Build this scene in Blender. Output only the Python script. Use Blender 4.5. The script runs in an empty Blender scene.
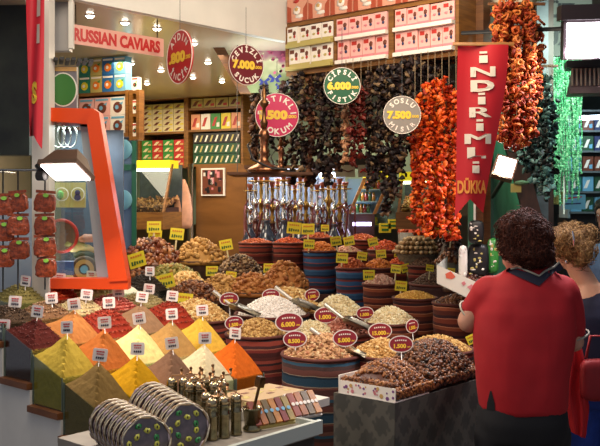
import bpy, math, random
import numpy as np
from mathutils import Vector, Matrix, Euler
from mathutils.geometry import tessellate_polygon
from mathutils.bvhtree import BVHTree
random.seed(7); RNG=np.random.default_rng(7)
SC=bpy.context.scene; COL=SC.collection
F=885.; CX=300.; HY=200.; CZ=1.6
PI=math.pi
def P(px,py,d): return Vector(((px-CX)/F*d, d, CZ-(py-HY)/F*d))
A=Vector((.753,-.658,0)); B=Vector((.659,.752,0)); YAW=math.atan2(-.658,.753)   # stall axes
def UV(u,v,z=0): return A*u+B*v+Vector((0,0,z))
def uv(p): return p.x*A.x+p.y*A.y, p.x*B.x+p.y*B.y
ORD=['first','second','third','fourth','fifth','sixth','seventh','eighth','ninth','tenth','eleventh','twelfth','thirteenth','fourteenth','fifteenth','sixteenth','seventeenth','eighteenth','nineteenth','twentieth','twenty-first','twenty-second','twenty-third','twenty-fourth']
# ---------------------------------------------------------------- materials
def lin(c):
    if isinstance(c,str):
        c=[int(c[i:i+2],16)/255 for i in (0,2,4)]
    return tuple((x/12.92 if x<=.04045 else ((x+.055)/1.055)**2.4) for x in c[:3])+(1,)
MC={}
def newmat(name):
    m=bpy.data.materials.new(name); m.use_nodes=True
    nt=m.node_tree; b=nt.nodes['Principled BSDF']; return m,nt,b
def mat(name,c,rough=.6,metal=0,emit=0,noise=0,nscale=20,bump=0,spec=.5,alpha=1,trans=0,coat=0):
    if name in MC: return MC[name]
    m,nt,b=newmat(name); col=lin(c)
    b.inputs['Base Color'].default_value=col; b.inputs['Roughness'].default_value=rough
    b.inputs['Metallic'].default_value=metal; b.inputs['Specular IOR Level'].default_value=spec
    if coat: b.inputs['Coat Weight'].default_value=coat
    if emit:
        b.inputs['Emission Color'].default_value=col; b.inputs['Emission Strength'].default_value=emit
    if noise or bump:
        tc=nt.nodes.new('ShaderNodeTexCoord'); n=nt.nodes.new('ShaderNodeTexNoise')
        n.inputs['Scale'].default_value=nscale; n.inputs['Detail'].default_value=4
        nt.links.new(tc.outputs['Object'],n.inputs['Vector'])
        if noise:
            r=nt.nodes.new('ShaderNodeValToRGB')
            r.color_ramp.elements[0].position=.3; r.color_ramp.elements[1].position=.7
            r.color_ramp.elements[0].color=tuple(x*(1-noise) for x in col[:3])+(1,)
            r.color_ramp.elements[1].color=tuple(min(1,x*(1+noise)) for x in col[:3])+(1,)
            nt.links.new(n.outputs['Fac'],r.inputs['Fac']); nt.links.new(r.outputs['Color'],b.inputs['Base Color'])
        if bump:
            bp=nt.nodes.new('ShaderNodeBump'); bp.inputs['Strength'].default_value=bump; bp.inputs['Distance'].default_value=.01
            nt.links.new(n.outputs['Fac'],bp.inputs['Height']); nt.links.new(bp.outputs['Normal'],b.inputs['Normal'])
    MC[name]=m; return m
def wood(name,c1,c2,scale=(3,3,30),rough=.45):
    if name in MC: return MC[name]
    m,nt,b=newmat(name)
    tc=nt.nodes.new('ShaderNodeTexCoord'); mp=nt.nodes.new('ShaderNodeMapping'); n=nt.nodes.new('ShaderNodeTexNoise')
    mp.inputs['Scale'].default_value=scale; n.inputs['Scale'].default_value=1.5; n.inputs['Detail'].default_value=6; n.inputs['Distortion'].default_value=1.2
    r=nt.nodes.new('ShaderNodeValToRGB'); r.color_ramp.elements[0].position=.35; r.color_ramp.elements[1].position=.65
    r.color_ramp.elements[0].color=lin(c1); r.color_ramp.elements[1].color=lin(c2)
    nt.links.new(tc.outputs['Object'],mp.inputs['Vector']); nt.links.new(mp.outputs['Vector'],n.inputs['Vector'])
    nt.links.new(n.outputs['Fac'],r.inputs['Fac']); nt.links.new(r.outputs['Color'],b.inputs['Base Color'])
    b.inputs['Roughness'].default_value=rough; MC[name]=m; return m
def grain(name,cols,rough=.6,spec=.3):
    """loose food: every kernel has its own value in the attribute 'rnd'"""
    if name in MC: return MC[name]
    m,nt,b=newmat(name); a=nt.nodes.new('ShaderNodeAttribute'); a.attribute_name='rnd'
    r=nt.nodes.new('ShaderNodeValToRGB'); e=r.color_ramp.elements
    n=len(cols)
    e[0].position=0; e[0].color=lin(cols[0]); e[1].position=1; e[1].color=lin(cols[-1])
    for i in range(1,n-1):
        x=e.new(i/(n-1)); x.color=lin(cols[i])
    nt.links.new(a.outputs['Fac'],r.inputs['Fac']); nt.links.new(r.outputs['Color'],b.inputs['Base Color'])
    b.inputs['Roughness'].default_value=rough; b.inputs['Specular IOR Level'].default_value=spec
    MC[name]=m; return m
def powder(name,c,var=.12):
    return mat('powder_'+name,c,.95,noise=var,nscale=45,bump=.25,spec=.1)
def kilim(name,cols,rep=.16):
    """woven stripes running round the sack, by height"""
    if name in MC: return MC[name]
    m,nt,b=newmat(name); tc=nt.nodes.new('ShaderNodeTexCoord'); sx=nt.nodes.new('ShaderNodeSeparateXYZ')
    nt.links.new(tc.outputs['Object'],sx.inputs['Vector'])
    n=nt.nodes.new('ShaderNodeTexNoise'); n.inputs['Scale'].default_value=9; nt.links.new(tc.outputs['Object'],n.inputs['Vector'])
    ad=nt.nodes.new('ShaderNodeMath'); ad.operation='MULTIPLY_ADD'; ad.inputs[1].default_value=.015
    nt.links.new(n.outputs['Fac'],ad.inputs[0]); nt.links.new(sx.outputs['Z'],ad.inputs[2])
    dv=nt.nodes.new('ShaderNodeMath'); dv.operation='DIVIDE'; dv.inputs[1].default_value=rep; nt.links.new(ad.outputs[0],dv.inputs[0])
    fr=nt.nodes.new('ShaderNodeMath'); fr.operation='FRACT'; nt.links.new(dv.outputs[0],fr.inputs[0])
    r=nt.nodes.new('ShaderNodeValToRGB'); r.color_ramp.interpolation='CONSTANT'; e=r.color_ramp.elements
    tot=sum(w for _,w in cols); acc=0
    for i,(c,w) in enumerate(cols):
        p=acc/tot
        if i==0: x=e[0]; x.position=0
        elif i==1: x=e[1]; x.position=p
        else: x=e.new(p)
        x.color=lin(c); acc+=w
    nt.links.new(fr.outputs[0],r.inputs['Fac']); nt.links.new(r.outputs['Color'],b.inputs['Base Color'])
    w=nt.nodes.new('ShaderNodeTexNoise'); w.inputs['Scale'].default_value=160; nt.links.new(tc.outputs['Object'],w.inputs['Vector'])
    bp=nt.nodes.new('ShaderNodeBump'); bp.inputs['Strength'].default_value=.4; bp.inputs['Distance'].default_value=.004
    nt.links.new(w.outputs['Fac'],bp.inputs['Height']); nt.links.new(bp.outputs['Normal'],b.inputs['Normal'])
    b.inputs['Roughness'].default_value=.9; MC[name]=m; return m
def glassy(name,tint=(.9,.97,.95),mix=.12,rough=.03):
    if name in MC: return MC[name]
    m=bpy.data.materials.new(name); m.use_nodes=True; nt=m.node_tree; nt.nodes.clear()
    o=nt.nodes.new('ShaderNodeOutputMaterial'); t=nt.nodes.new('ShaderNodeBsdfTransparent'); g=nt.nodes.new('ShaderNodeBsdfGlossy')
    mx=nt.nodes.new('ShaderNodeMixShader'); mx.inputs['Fac'].default_value=mix
    t.inputs['Color'].default_value=tint+(1,); g.inputs['Roughness'].default_value=rough
    nt.links.new(t.outputs[0],mx.inputs[1]); nt.links.new(g.outputs[0],mx.inputs[2]); nt.links.new(mx.outputs[0],o.inputs['Surface'])
    MC[name]=m; return m
# ---------------------------------------------------------------- mesh builder
def _ico(level):
    import bmesh
    bm=bmesh.new(); bmesh.ops.create_icosphere(bm,subdivisions=level,radius=1)
    v=np.array([x.co[:] for x in bm.verts]); f=np.array([[q.index for q in x.verts] for x in bm.faces]); bm.free(); return v,f
ICO={1:_ico(1),2:_ico(2),3:_ico(3)}
def _oct():
    v=np.array([[1,0,0],[-1,0,0],[0,1,0],[0,-1,0],[0,0,1],[0,0,-1]],float)
    f=np.array([[0,2,4],[2,1,4],[1,3,4],[3,0,4],[2,0,5],[1,2,5],[3,1,5],[0,3,5]]); return v,f
ICO[0]=_oct()
def rotm(n):
    q=RNG.normal(size=(n,4)); q/=np.linalg.norm(q,axis=1)[:,None]; w,x,y,z=q.T
    return np.stack([1-2*(y*y+z*z),2*(x*y-z*w),2*(x*z+y*w),2*(x*y+z*w),1-2*(x*x+z*z),2*(y*z-x*w),2*(x*z-y*w),2*(y*z+x*w),1-2*(x*x+y*y)],1).reshape(n,3,3)
class MB:
    def __init__(s): s.ch=[]; s.n=0; s.xf=None
    def add(s,v,f,m=0,rnd=0.,smooth=False):
        v=np.asarray(v,float).reshape(-1,3); f=np.asarray(f,int)
        if s.xf is not None:
            M=np.array(s.xf); v=v@M[:3,:3].T+M[:3,3]
        if np.isscalar(rnd): rnd=np.full(len(v),rnd)
        s.ch.append((v,f+s.n,m,rnd,smooth)); s.n+=len(v); return s
    def box(s,c,sz,m=0,R=None,taper=1.):
        x,y,z=[q/2 for q in sz]; t=taper
        v=np.array([[-x,-y,-z],[x,-y,-z],[x,y,-z],[-x,y,-z],[-x*t,-y*t,z],[x*t,-y*t,z],[x*t,y*t,z],[-x*t,y*t,z]])
        if R is not None: v=v@np.array(R.to_3x3()).T
        return s.add(v+np.array(c),[[0,3,2,1],[4,5,6,7],[0,1,5,4],[1,2,6,5],[2,3,7,6],[3,0,4,7]],m)
    def lathe(s,prof,n=20,c=(0,0,0),m=0,sm=True,sx=1,sy=1,wob=0,R=None):
        pr=np.array(prof,float); a=np.arange(n)*2*PI/n
        w=1+(wob*RNG.normal(size=(len(pr),n)) if wob else 0)
        r=pr[:,0][:,None]*w
        v=np.stack([r*np.cos(a)*sx,r*np.sin(a)*sy,np.repeat(pr[:,1][:,None],n,1)],-1).reshape(-1,3)
        if R is not None: v=v@np.array(R.to_3x3()).T
        i,j=np.meshgrid(np.arange(len(pr)-1),np.arange(n),indexing='ij'); k=(j+1)%n
        f=np.stack([i*n+j,i*n+k,(i+1)*n+k,(i+1)*n+j],-1).reshape(-1,4)
        return s.add(v+np.array(c),f,m,smooth=sm)
    def cyl(s,p0,p1,r,n=10,m=0,r1=None,sm=True):
        p0=Vector(p0); p1=Vector(p1); d=p1-p0; L=d.length
        if L<1e-6: return s
        R=d.to_track_quat('Z','Y').to_matrix(); r1=r if r1 is None else r1
        return s.lathe([(0,0),(r,0),(r,0),(r1,L),(r1,L),(0,L)],n,tuple(p0),m,sm,R=R)
    def tube(s,pts,r,n=8,m=0,closed=False):
        pts=[Vector(p) for p in pts]; N=len(pts); V=[]; up=Vector((0.13,.21,1)).normalized()
        for i,p in enumerate(pts):
            if closed: t=(pts[(i+1)%N]-pts[i-1])
            else: t=pts[min(i+1,N-1)]-pts[max(i-1,0)]
            t.normalize(); x=t.cross(up)
            if x.length<.05: x=t.cross(Vector((1,0,0)))
            x.normalize(); y=t.cross(x); rr=r[i] if hasattr(r,'__len__') else r
            for k in range(n):
                a=2*PI*k/n; V.append((p+x*math.cos(a)*rr+y*math.sin(a)*rr)[:])
        f=[]
        for i in range(N if closed else N-1):
            for k in range(n):
                a=i*n; b=((i+1)%N)*n; f.append([a+k,a+(k+1)%n,b+(k+1)%n,b+k])
        s.add(V,f,m,smooth=True)
        if not closed:
            for base in (0,(N-1)*n): s.add([V[base+k] for k in range(n)],[list(range(n))],m)
        return s
    def ell(s,c,r,m=0,R=None,lv=2,rnd=0.):
        v,f=ICO[lv]; v=v*np.array(r)
        if R is not None: v=v@np.array(R.to_3x3()).T
        return s.add(v+np.array(c),f,m,rnd,True)
    def prism(s,poly,h,c=(0,0,0),m=0,R=None,mside=None):
        """2D outline (x,z) in the vertical plane, thickness h along y (front face at y=-h)"""
        n=len(poly); tri=tessellate_polygon([[Vector((p[0],p[1],0)) for p in poly]])
        fr=np.array([[p[0],-h,p[1]] for p in poly]); bk=fr.copy(); bk[:,1]=0
        if R is not None:
            RR=np.array(R.to_3x3()).T; fr=fr@RR; bk=bk@RR
        fr=fr+np.array(c); bk=bk+np.array(c)
        s.add(fr,[list(t) for t in tri],m); s.add(bk,[list(t)[::-1] for t in tri],m)
        s.add(np.vstack([fr,bk]),[[i,(i+1)%n,(i+1)%n+n,i+n] for i in range(n)],m if mside is None else mside)
        return s
    def disc(s,cx,cz,r,y0,y1,m=0,n=20,rz=None):
        rz=r if rz is None else rz
        return s.prism([(cx+r*math.cos(2*PI*k/n),cz+rz*math.sin(2*PI*k/n)) for k in range(n)],y0-y1,(0,y0,0),m)
    def grains(s,pts,sz,asp=(1,1,1),m=0,lv=1,jit=.25,rnd=None,flat=False):
        pts=np.asarray(pts); n=len(pts); v,f=ICO[lv]
        R=rotm(n)
        if flat:   # lying roughly flat on the heap
            a=RNG.random(n)*2*PI; c_,s_=np.cos(a),np.sin(a); z=np.zeros(n); o=np.ones(n)
            R=np.stack([c_,-s_,z,s_,c_,z,z,z,o],1).reshape(n,3,3)
            t=RNG.normal(size=(n,3))*.3; S=np.zeros((n,3,3)); S[:,0,1]=-t[:,2];S[:,1,0]=t[:,2];S[:,0,2]=t[:,1];S[:,2,0]=-t[:,1];S[:,1,2]=-t[:,0];S[:,2,1]=t[:,0]
            R=R+np.einsum('nij,njk->nik',S,R)
        sc=(sz*(1+jit*RNG.uniform(-1,1,(n,1))))
        V=(v*np.array(asp))[None]*sc[:,:,None]
        V=np.einsum('nij,nkj->nki',R,V)+pts[:,None,:]
        Fc=(f[None]+(np.arange(n)*len(v))[:,None,None]).reshape(-1,f.shape[1])
        rr=RNG.random(n) if rnd is None else rnd
        return s.add(V.reshape(-1,3),Fc,m,np.repeat(rr,len(v)),lv>0)
    def build(s,name,mats,loc=(0,0,0),rz=0,parent=None,R=None):
        me=bpy.data.meshes.new(name)
        if not isinstance(mats,(list,tuple)): mats=[mats]
        for m in mats: me.materials.append(m)
        V=np.vstack([c[0] for c in s.ch]); me.vertices.add(len(V)); me.vertices.foreach_set('co',V.ravel())
        L=np.concatenate([c[1].ravel() for c in s.ch]); ks=np.concatenate([np.full(len(c[1]),c[1].shape[1]) for c in s.ch])
        me.loops.add(len(L)); me.loops.foreach_set('vertex_index',L.astype(np.int32))
        st=np.concatenate([[0],np.cumsum(ks)[:-1]]); me.polygons.add(len(ks)); me.polygons.foreach_set('loop_start',st.astype(np.int32))
        me.polygons.foreach_set('material_index',np.concatenate([np.full(len(c[1]),c[2]) for c in s.ch]).astype(np.int32))
        me.polygons.foreach_set('use_smooth',np.concatenate([np.full(len(c[1]),c[4]) for c in s.ch]))
        at=me.attributes.new('rnd','FLOAT','POINT'); at.data.foreach_set('value',np.concatenate([c[3] for c in s.ch]).astype(np.float32))
        me.update(calc_edges=True); me.validate()
        o=bpy.data.objects.new(name,me); COL.objects.link(o)
        if parent: o.parent=parent
        o.location=loc
        if R is not None: o.rotation_euler=R.to_euler()
        else: o.rotation_euler=(0,0,rz)
        return o
def tag(o,label=None,cat=None,group=None,kind=None):
    if label: o['label']=label
    if cat: o['category']=cat
    if group: o['group']=group
    if kind: o['kind']=kind
    return o
def empty(name,loc,label,cat,group=None,rz=0,R=None):
    o=bpy.data.objects.new(name,None); COL.objects.link(o); o.location=loc; o.empty_display_size=.05
    o.rotation_euler=R.to_euler() if R is not None else (0,0,rz)
    return tag(o,label,cat,group)
def struct(o): o['kind']='structure'; return o
def dup(root,loc,rz=None,label=None,group=None):
    r=root.copy(); COL.objects.link(r); r.location=loc
    if rz is not None: r.rotation_euler=(0,0,rz)
    if label: r['label']=label
    if group: r['group']=group
    for ch in list(root.children):
        c=ch.copy(); COL.objects.link(c); c.parent=r
        for g in list(ch.children):
            d=g.copy(); COL.objects.link(d); d.parent=c
    return r
# text as geometry: characters laid in the XZ plane facing -Y
_T={}
def glyphs(t,bold=.0):
    k=(t,bold)
    if k in _T: return _T[k]
    cu=bpy.data.curves.new('txt','FONT'); cu.body=t; cu.size=1; cu.align_x='CENTER'; cu.align_y='CENTER'; cu.offset=bold; cu.resolution_u=3
    o=bpy.data.objects.new('txt',cu); COL.objects.link(o); bpy.context.view_layer.update()
    me=o.evaluated_get(bpy.context.evaluated_depsgraph_get()).to_mesh()
    me.calc_loop_triangles(); v=np.array([x.co[:] for x in me.vertices]).reshape(-1,3); tri=[list(x.vertices) for x in me.loop_triangles]
    bpy.data.objects.remove(o); bpy.data.curves.remove(cu)
    _T[k]=(v,np.array(tri)); return _T[k]
def text(mb,t,cx,cz,h,y,m=0,rot=0,w=None,bold=.02):
    """h: capital height"""
    if t in ('M','R','N') and bold>.03:      # heavy letters: the plain glyph laid three times side by side
        v0_,f0_=glyphs(t,0.); n0=len(v0_); v=np.vstack([v0_+[dx,0,0] for dx in (-.03,0,.03)]); f=np.vstack([f0_+k*n0 for k in range(3)]); ks_=np.repeat(np.arange(3.),n0)
    else: v,f=glyphs(t,bold); ks_=np.zeros(len(v))
    if len(v)==0: return
    lo=v[:,1].min(); hi=v[:,1].max(); base,_=glyphs('E',bold); eh=base[:,1].max()-base[:,1].min()
    s=h/eh; x=v[:,0]*s; z=(v[:,1]-(base[:,1].max()+base[:,1].min())/2)*s
    ext=x.max()-x.min(); x=x-(x.max()+x.min())/2
    if w: x=x*(w/ext)
    c,sn=math.cos(rot),math.sin(rot)
    yy=y-.0004*ks_
    V=np.stack([cx+x*c-z*sn,yy,cz+x*sn+z*c],-1)
    mb.add(V,f,m)
def arctext(mb,t,r,h,y,m=0,top=True,step=None,ang0=0):
    n=len(t); step=step or h*1.15/r
    for i,ch in enumerate(t):
        k=(i-(n-1)/2)*step
        if top: a=PI/2-k-ang0; text(mb,ch,r*math.cos(a),r*math.sin(a),h,y,m,a-PI/2,bold=.04)
        else: a=-PI/2+k+ang0; text(mb,ch,r*math.cos(a),r*math.sin(a),h,y,m,a+PI/2,bold=.04)
def lineT(px,o,d):
    k=(px-CX)/F; return (k*o[1]-o[0])/(d[0]-k*d[1])
# ---------------------------------------------------------------- common colours
WOOD=wood('honey_wood','6b4218','8d5f28'); WOODD=wood('brown_wood','4a2a12','68401c'); WOODR=wood('red_brown_board','5a3018','7a4a28',(4,4,4))
WHITE=mat('white_paint','dcdad0',.5,noise=.05,nscale=6); CREAM=mat('cream_wall','c9bca0',.7,noise=.05,nscale=3)
BLACK=mat('black_plastic','101012',.5); METAL=mat('steel','b8b8b4',.22,1); CHROME=mat('chrome','d8d8dc',.12,1)
BRASS=mat('brass','b08a48',.28,1,noise=.25,nscale=60); DARKBRASS=mat('aged_brass','6e4e30',.35,.9,noise=.4,nscale=40)
YEL=mat('yellow_card','e2d230',.6); CARDW=mat('white_card','e8e2dc',.6); RED=mat('red_print','b8202a',.6); GRN=mat('green_print','2a7030',.6)
INK=mat('black_print','20203a',.6); MAROON=mat('maroon_card','8c1a2c',.5); GOLD=mat('yellow_print','f0c83c',.55)
# ================================================================ SETTING
def slab(name,c,sz,m,rz=0): return struct(MB().box((0,0,0),sz).build(name,m,c,rz))
FLOOR=mat('floor_stone','6a6258',.7,noise=.25,nscale=3)
slab('floor',(0,5.5,-.05),(12,14,.1),FLOOR)
BACKW=mat('back_wall_paint','8a7a5c',.8)
slab('wall_back',(.4,10.3,2),(11.4,.1,4),BACKW)
slab('wall_left',(-3.1,7.8,2),(.1,4.9,4),CREAM)
slab('wall_right',(4.9,6.5,2),(.1,7.5,4),mat('dark_side_wall','2a2420',.8))
# shop ceiling: glossy lacquered panels, from the fascia line back to the wall
CEIL=mat('lacquered_ceiling','d0bea2',.2,0,spec=.6)
cl=MB(); fl0=Vector((-.08,5.6,0)); pl=[fl0-B*2.7, fl0+B*0.0]
poly=[(-3.05,10.25),(-3.05,3.6),(-1.86,3.57),(fl0.x,fl0.y),(.25,6.0),(.25,10.25)]
cl.prism([(x,y) for x,y in poly],.08,(0,0,0),0,R=Matrix.Rotation(PI/2,4,'X')@Matrix.Scale(1,4))
co=cl.build('ceiling',CEIL); co.location=(0,0,2.6)
# check orientation: prism's (x,z)->(x,-y) after the turn, so mirror it in y
me=co.data; a=np.zeros(len(me.vertices)*3); me.vertices.foreach_get('co',a); a=a.reshape(-1,3); a[:,1]=np.where(a[:,1].mean()<0,-a[:,1],a[:,1]); a[:,2]=np.abs(a[:,2]); me.vertices.foreach_set('co',a.ravel()); me.update(); struct(co)
slab('ceiling',(2.6,8.2,2.95),(4.6,4.1,.1),mat('dark_ceiling','3a3026',.8))
# downlights
SPOTM=mat('lamp_glow','fff2dc',.5,emit=14)
dl0=None
for i,(px,py) in enumerate([(90,15),(125,22),(157,28),(194,43),(131,63),(208,62),(161,70),(193,77),(222,81),(147,83)]):
    d=885/(200-py); p=P(px,py,d); p.z=2.6
    t=empty('ceiling_spotlight',p,'small round recessed spotlight in the beige shop ceiling, %s nearest the street'%ORD[i],'spotlight','recessed spotlights in the shop ceiling')
    MB().lathe([(.024,0),(.031,0),(.031,-.004),(.024,-.006)],18).build('trim_ring',WHITE,(0,0,0),0,t)
    MB().lathe([(0,-.016),(.015,-.015),(.024,-.006)][::-1],18,m=0).build('bulb',SPOTM,(0,0,0),0,t)
def light(kind,loc,power,col=(1,.85,.65),size=.3,rot=None,sy=None,spot=None):
    l=bpy.data.lights.new('light',kind); l.energy=power; l.color=col
    if kind=='AREA':
        l.size=size
        if sy: l.shape='RECTANGLE'; l.size_y=sy
    else: l.shadow_soft_size=size
    if spot: l.spot_size=spot
    o=bpy.data.objects.new('light',l); COL.objects.link(o); o.location=loc
    if rot is not None: o.rotation_euler=rot
    return o
def aim(o,target): o.rotation_euler=(Vector(target)-o.location).to_track_quat('-Z','Y').to_euler()
# ---- fascia over the shop front (runs along B), sign and poster
FAS=empty('trim_fascia',fl0,None,None,rz=math.atan2(B.y,B.x)); FAS['kind']='structure'
fm=MB(); fm.box((-1.35,0.02,3.1),(2.7,.05,1.0)); fm.build('fascia_board',WHITE,(0,0,0),0,FAS)['kind']='structure'
g=MB(); g.box((-.83,-.01,2.83),(.62,.008,.018)); 
g.build('green_line',mat('green_sign_paint','1e8a5c',.5),(0,0,0),0,FAS)['kind']='structure'
g=MB(); g.prism([(-.32,2.93),(-.22,2.92),(-.17,2.99),(-.24,3.05),(-.34,3.03)],.006,(0,-.006,0)).build('painted_mark',BLACK,(0,0,0),0,FAS)['kind']='structure'
# caviar sign
sg=MB(); sg.box((0,0,0),(.60,.012,.10),0); text(sg,'RUSSIAN CAVIARS',0,0,.066,-.0075,1,w=.55,bold=.05)
pt=P(118,41,4.72); 
sgn=sg.build('shop_sign',[mat('pink_plate','d8a090',.35),mat('red_lettering','b81c1c',.4)],pt,math.atan2(B.y,B.x)-.04)
tag(sgn,'pale pink sign board with red RUSSIAN CAVIARS lettering hung under the ceiling','sign')
[MB().cyl((x,0,.05),(x,0,.16),.004,6).build('hanger',METAL,(0,0,0),0,sgn) for x in (-.26,.26)]
# poster with flowers and slanted beam
d=5.95; pc=P(250,60,d)
def rel(px,py,dd,o): q=P(px,py,dd)-o; return (q.x,q.z)
po=MB(); po.prism([rel(204,28,d,pc),rel(290,40,d,pc),rel(290,93,d,pc),rel(247,93,d,pc)],.02)
PM,nt,b=newmat('poster_print'); tc=nt.nodes.new('ShaderNodeTexCoord'); n=nt.nodes.new('ShaderNodeTexNoise'); n.inputs['Scale'].default_value=7
sep=nt.nodes.new('ShaderNodeSeparateXYZ'); nt.links.new(tc.outputs['Object'],sep.inputs[0]); nt.links.new(tc.outputs['Object'],n.inputs['Vector'])
ma=nt.nodes.new('ShaderNodeMath'); ma.operation='MULTIPLY_ADD'; ma.inputs[1].default_value=2.6; nt.links.new(sep.outputs['Z'],ma.inputs[0]); nt.links.new(n.outputs['Fac'],ma.inputs[2])
r=nt.nodes.new('ShaderNodeValToRGB'); e=r.color_ramp.elements; e[0].position=.2; e[0].color=lin('7c8858'); e[1].position=.85; e[1].color=lin('7a2a48'); x=e.new(.5); x.color=lin('c8c49c'); x=e.new(.68); x.color=lin('a8607a')
nt.links.new(ma.outputs[0],r.inputs['Fac']); nt.links.new(r.outputs['Color'],b.inputs['Base Color']); b.inputs['Roughness'].default_value=.4
for _ in range(60):   # petals
    px,py=random.uniform(228,286),random.uniform(42,80)
    if px<204+(py-28)*.68+8: continue
    q=rel(px,py,d,pc); s=random.uniform(.004,.013); po.prism([(q[0]+s*math.cos(a)*(1+.3*math.sin(2*a)),q[1]+s*math.sin(a)) for a in [k*PI/4 for k in range(8)]],.003,(0,-.02,0),random.choice([1,1,2]))
for cx_,cy_,s in ((264,82,1),(275,79,1.1),(280,87,.8)):
    q=rel(cx_,cy_,d,pc)
    for sx in (-1,1):
        po.prism([(q[0],q[1]),(q[0]+sx*.03*s,q[1]+.028*s),(q[0]+sx*.042*s,q[1]+.012*s),(q[0]+sx*.02*s,q[1]),(q[0]+sx*.032*s,q[1]-.024*s),(q[0]+sx*.008*s,q[1]-.02*s)],.004,(0,-.02,0),3)
po=po.build('flower_poster',[PM,mat('petal_pink','c05878',.5),mat('petal_pale','ded8b0',.5),mat('butterfly_blue','1c2c80',.5)],pc)
tag(po,'pink and green flower poster with blue butterflies below the white fascia','poster')
bm_=MB(); q0=rel(198,22,5.8,pc); q1=rel(246,93,5.8,pc); w=.075
bm_.prism([q0,(q0[0]+w*1.2,q0[1]-.02),(q1[0]+.03,q1[1]),(q1[0]-w*.55,q1[1])],.06)
struct(bm_.build('trim_slanted_beam',WOODD,(pc.x,5.86,pc.z)))
light('AREA',P(262,96,5.7),3,(.8,.95,1),.35,(PI*0.9,0,0))
# ---------------------------------------------------------------- cartons
def carton(name,w,h,dp,mats,draw,label,cat,loc,rz,group=None,parent=None,tilt=0):
    mb=MB(); mb.box((0,0,h/2),(w,dp,h),0)
    draw(mb,w,h,-dp/2)
    o=mb.build(name,mats,loc,rz,parent)
    if tilt: o.rotation_euler=(tilt,0,rz)
    return tag(o,label,cat,group)
PR={k:mat('print_'+k,c,.45) for k,c in dict(orange='e07818',lemon='e0cc28',blue='2a6aa8',sky='6aa8c8',green='3a8a3a',dgreen='1e4a30',red='b83028',pink='e8b0a8',rose='d08088',white='eee6da',cream='e0d0a0',brown='6a3420',navy='24305c',tan='c8a060',black='1c1a1c',peach='e09a70',khaki='b8a860',teal='207868').items()}
def fruit_print(fi,bi):
    def f(mb,w,h,y):
        mb.disc(0,-h*0+h*.42,w*.3,y,y-.002,1,14); mb.disc(-w*.05,h*.42,w*.12,y-.002,y-.003,2,10)
        mb.prism([(-w*.42,h*.82),(w*.42,h*.82),(w*.42,h*.93),(-w*.42,h*.93)],.002,(0,y,0),2)
        mb.prism([(w*.1,h*.62),(w*.36,h*.72),(w*.3,h*.55)],.002,(0,y-.001,0),3)
    return f
def delight_print(mb,w,h,y):
    mb.prism([(-w*.5,0),(w*.5,0),(w*.5,h*.16),(-w*.5,h*.16)],.001,(0,y,0),1)
    mb.prism([(-w*.42,h*.7),(w*.0,h*.7),(w*.0,h*.9),(-w*.42,h*.9)],.001,(0,y,0),2)
    mb.ell((w*.2,y,h*.62),(w*.17,.004,h*.16),3,lv=1); mb.ell((w*.22,y-.002,h*.42),(w*.12,.004,h*.1),4,lv=1)
    mb.ell((-w*.2,y,h*.42),(w*.16,.004,h*.08),1,lv=1)
# ---------------------------------------------------------------- upper right shelf (along A from the inner corner)
SO=Vector((-.08,5.6,0))
def tA(px): return lineT(px,(SO.x,SO.y),(A.x,A.y))
def zA(py,t): return CZ-(py-HY)/F*(SO.y+A.y*t)
US=empty('hanging_shelf',SO,'long wooden wall shelf of pink sweet cartons hung above the dried vegetables','shelf',rz=YAW)
T1=tA(461); tb=[0,tA(337),tA(393),T1]
mb=MB()
mb.box((T1/2,.12,2.395),(T1,.26,.03)); mb.build('bottom_board',WOOD,(0,0,0),0,US)
MB().box((T1/2,.12,2.70),(T1,.26,.025)).build('top_board',WOOD,(0,0,0),0,US)
MB().box((T1/2,.245,2.55),(T1,.02,.34)).build('back_panel',WOODD,(0,0,0),0,US)
for i,t in enumerate(tb):
    MB().box((min(max(t,.012),T1-.012),.1,2.548),(.035 if i==2 else .022,.24,.28)).build('divider',WOOD,(0,0,0),0,US)
mp=[PR['pink'],PR['rose'],PR['red'],PR['brown'],PR['navy'],PR['white']]
mw=[PR['white'],PR['khaki'],PR['brown'],PR['brown'],PR['red'],PR['white']]
comps=[(tb[0]+.02,tb[1]-.015,4,'left'),(tb[1]+.015,tb[2]-.02,4,'middle'),(tb[2]+.025,T1-.03,5,'right')]
def shelfpt(t,y,z): return SO+A*t+B*y+Vector((0,0,z))
for ci,(a0,a1,n,nm) in enumerate(comps):
    w=(a1-a0)/n
    for r_,zz in enumerate((2.412,2.553)):
        # thin tray front under each row and cartons standing in it
        for k in range(n):
            jit=random.uniform(-.02,.0)
            carton('sweet_carton',w*.94,.105+.012*(r_==0),.045,mw if ci==0 else mp,delight_print,
              '%s sweet carton, %s from the left, %s row, %s bay of the hanging shelf'%('cream' if ci==0 else 'pink',ORD[k],'upper' if r_ else 'lower',nm),'carton',
              shelfpt(a0+w*(k+.5),.015+jit,zz+.022),YAW+random.uniform(-.05,.05),'sweet cartons on the hanging shelf')
        tr=MB(); tr.box(((a1-a0)/2,0,.011),(a1-a0-.005,.16,.022)); 
        tag(tr.build('display_tray',PR['white' if ci else 'khaki'],shelfpt(a0,.035,zz-.001),YAW),'flat pale tray under the %s cartons, %s bay of the hanging shelf'%('upper' if r_ else 'lower',nm),'tray','trays of the hanging shelf')
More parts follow.
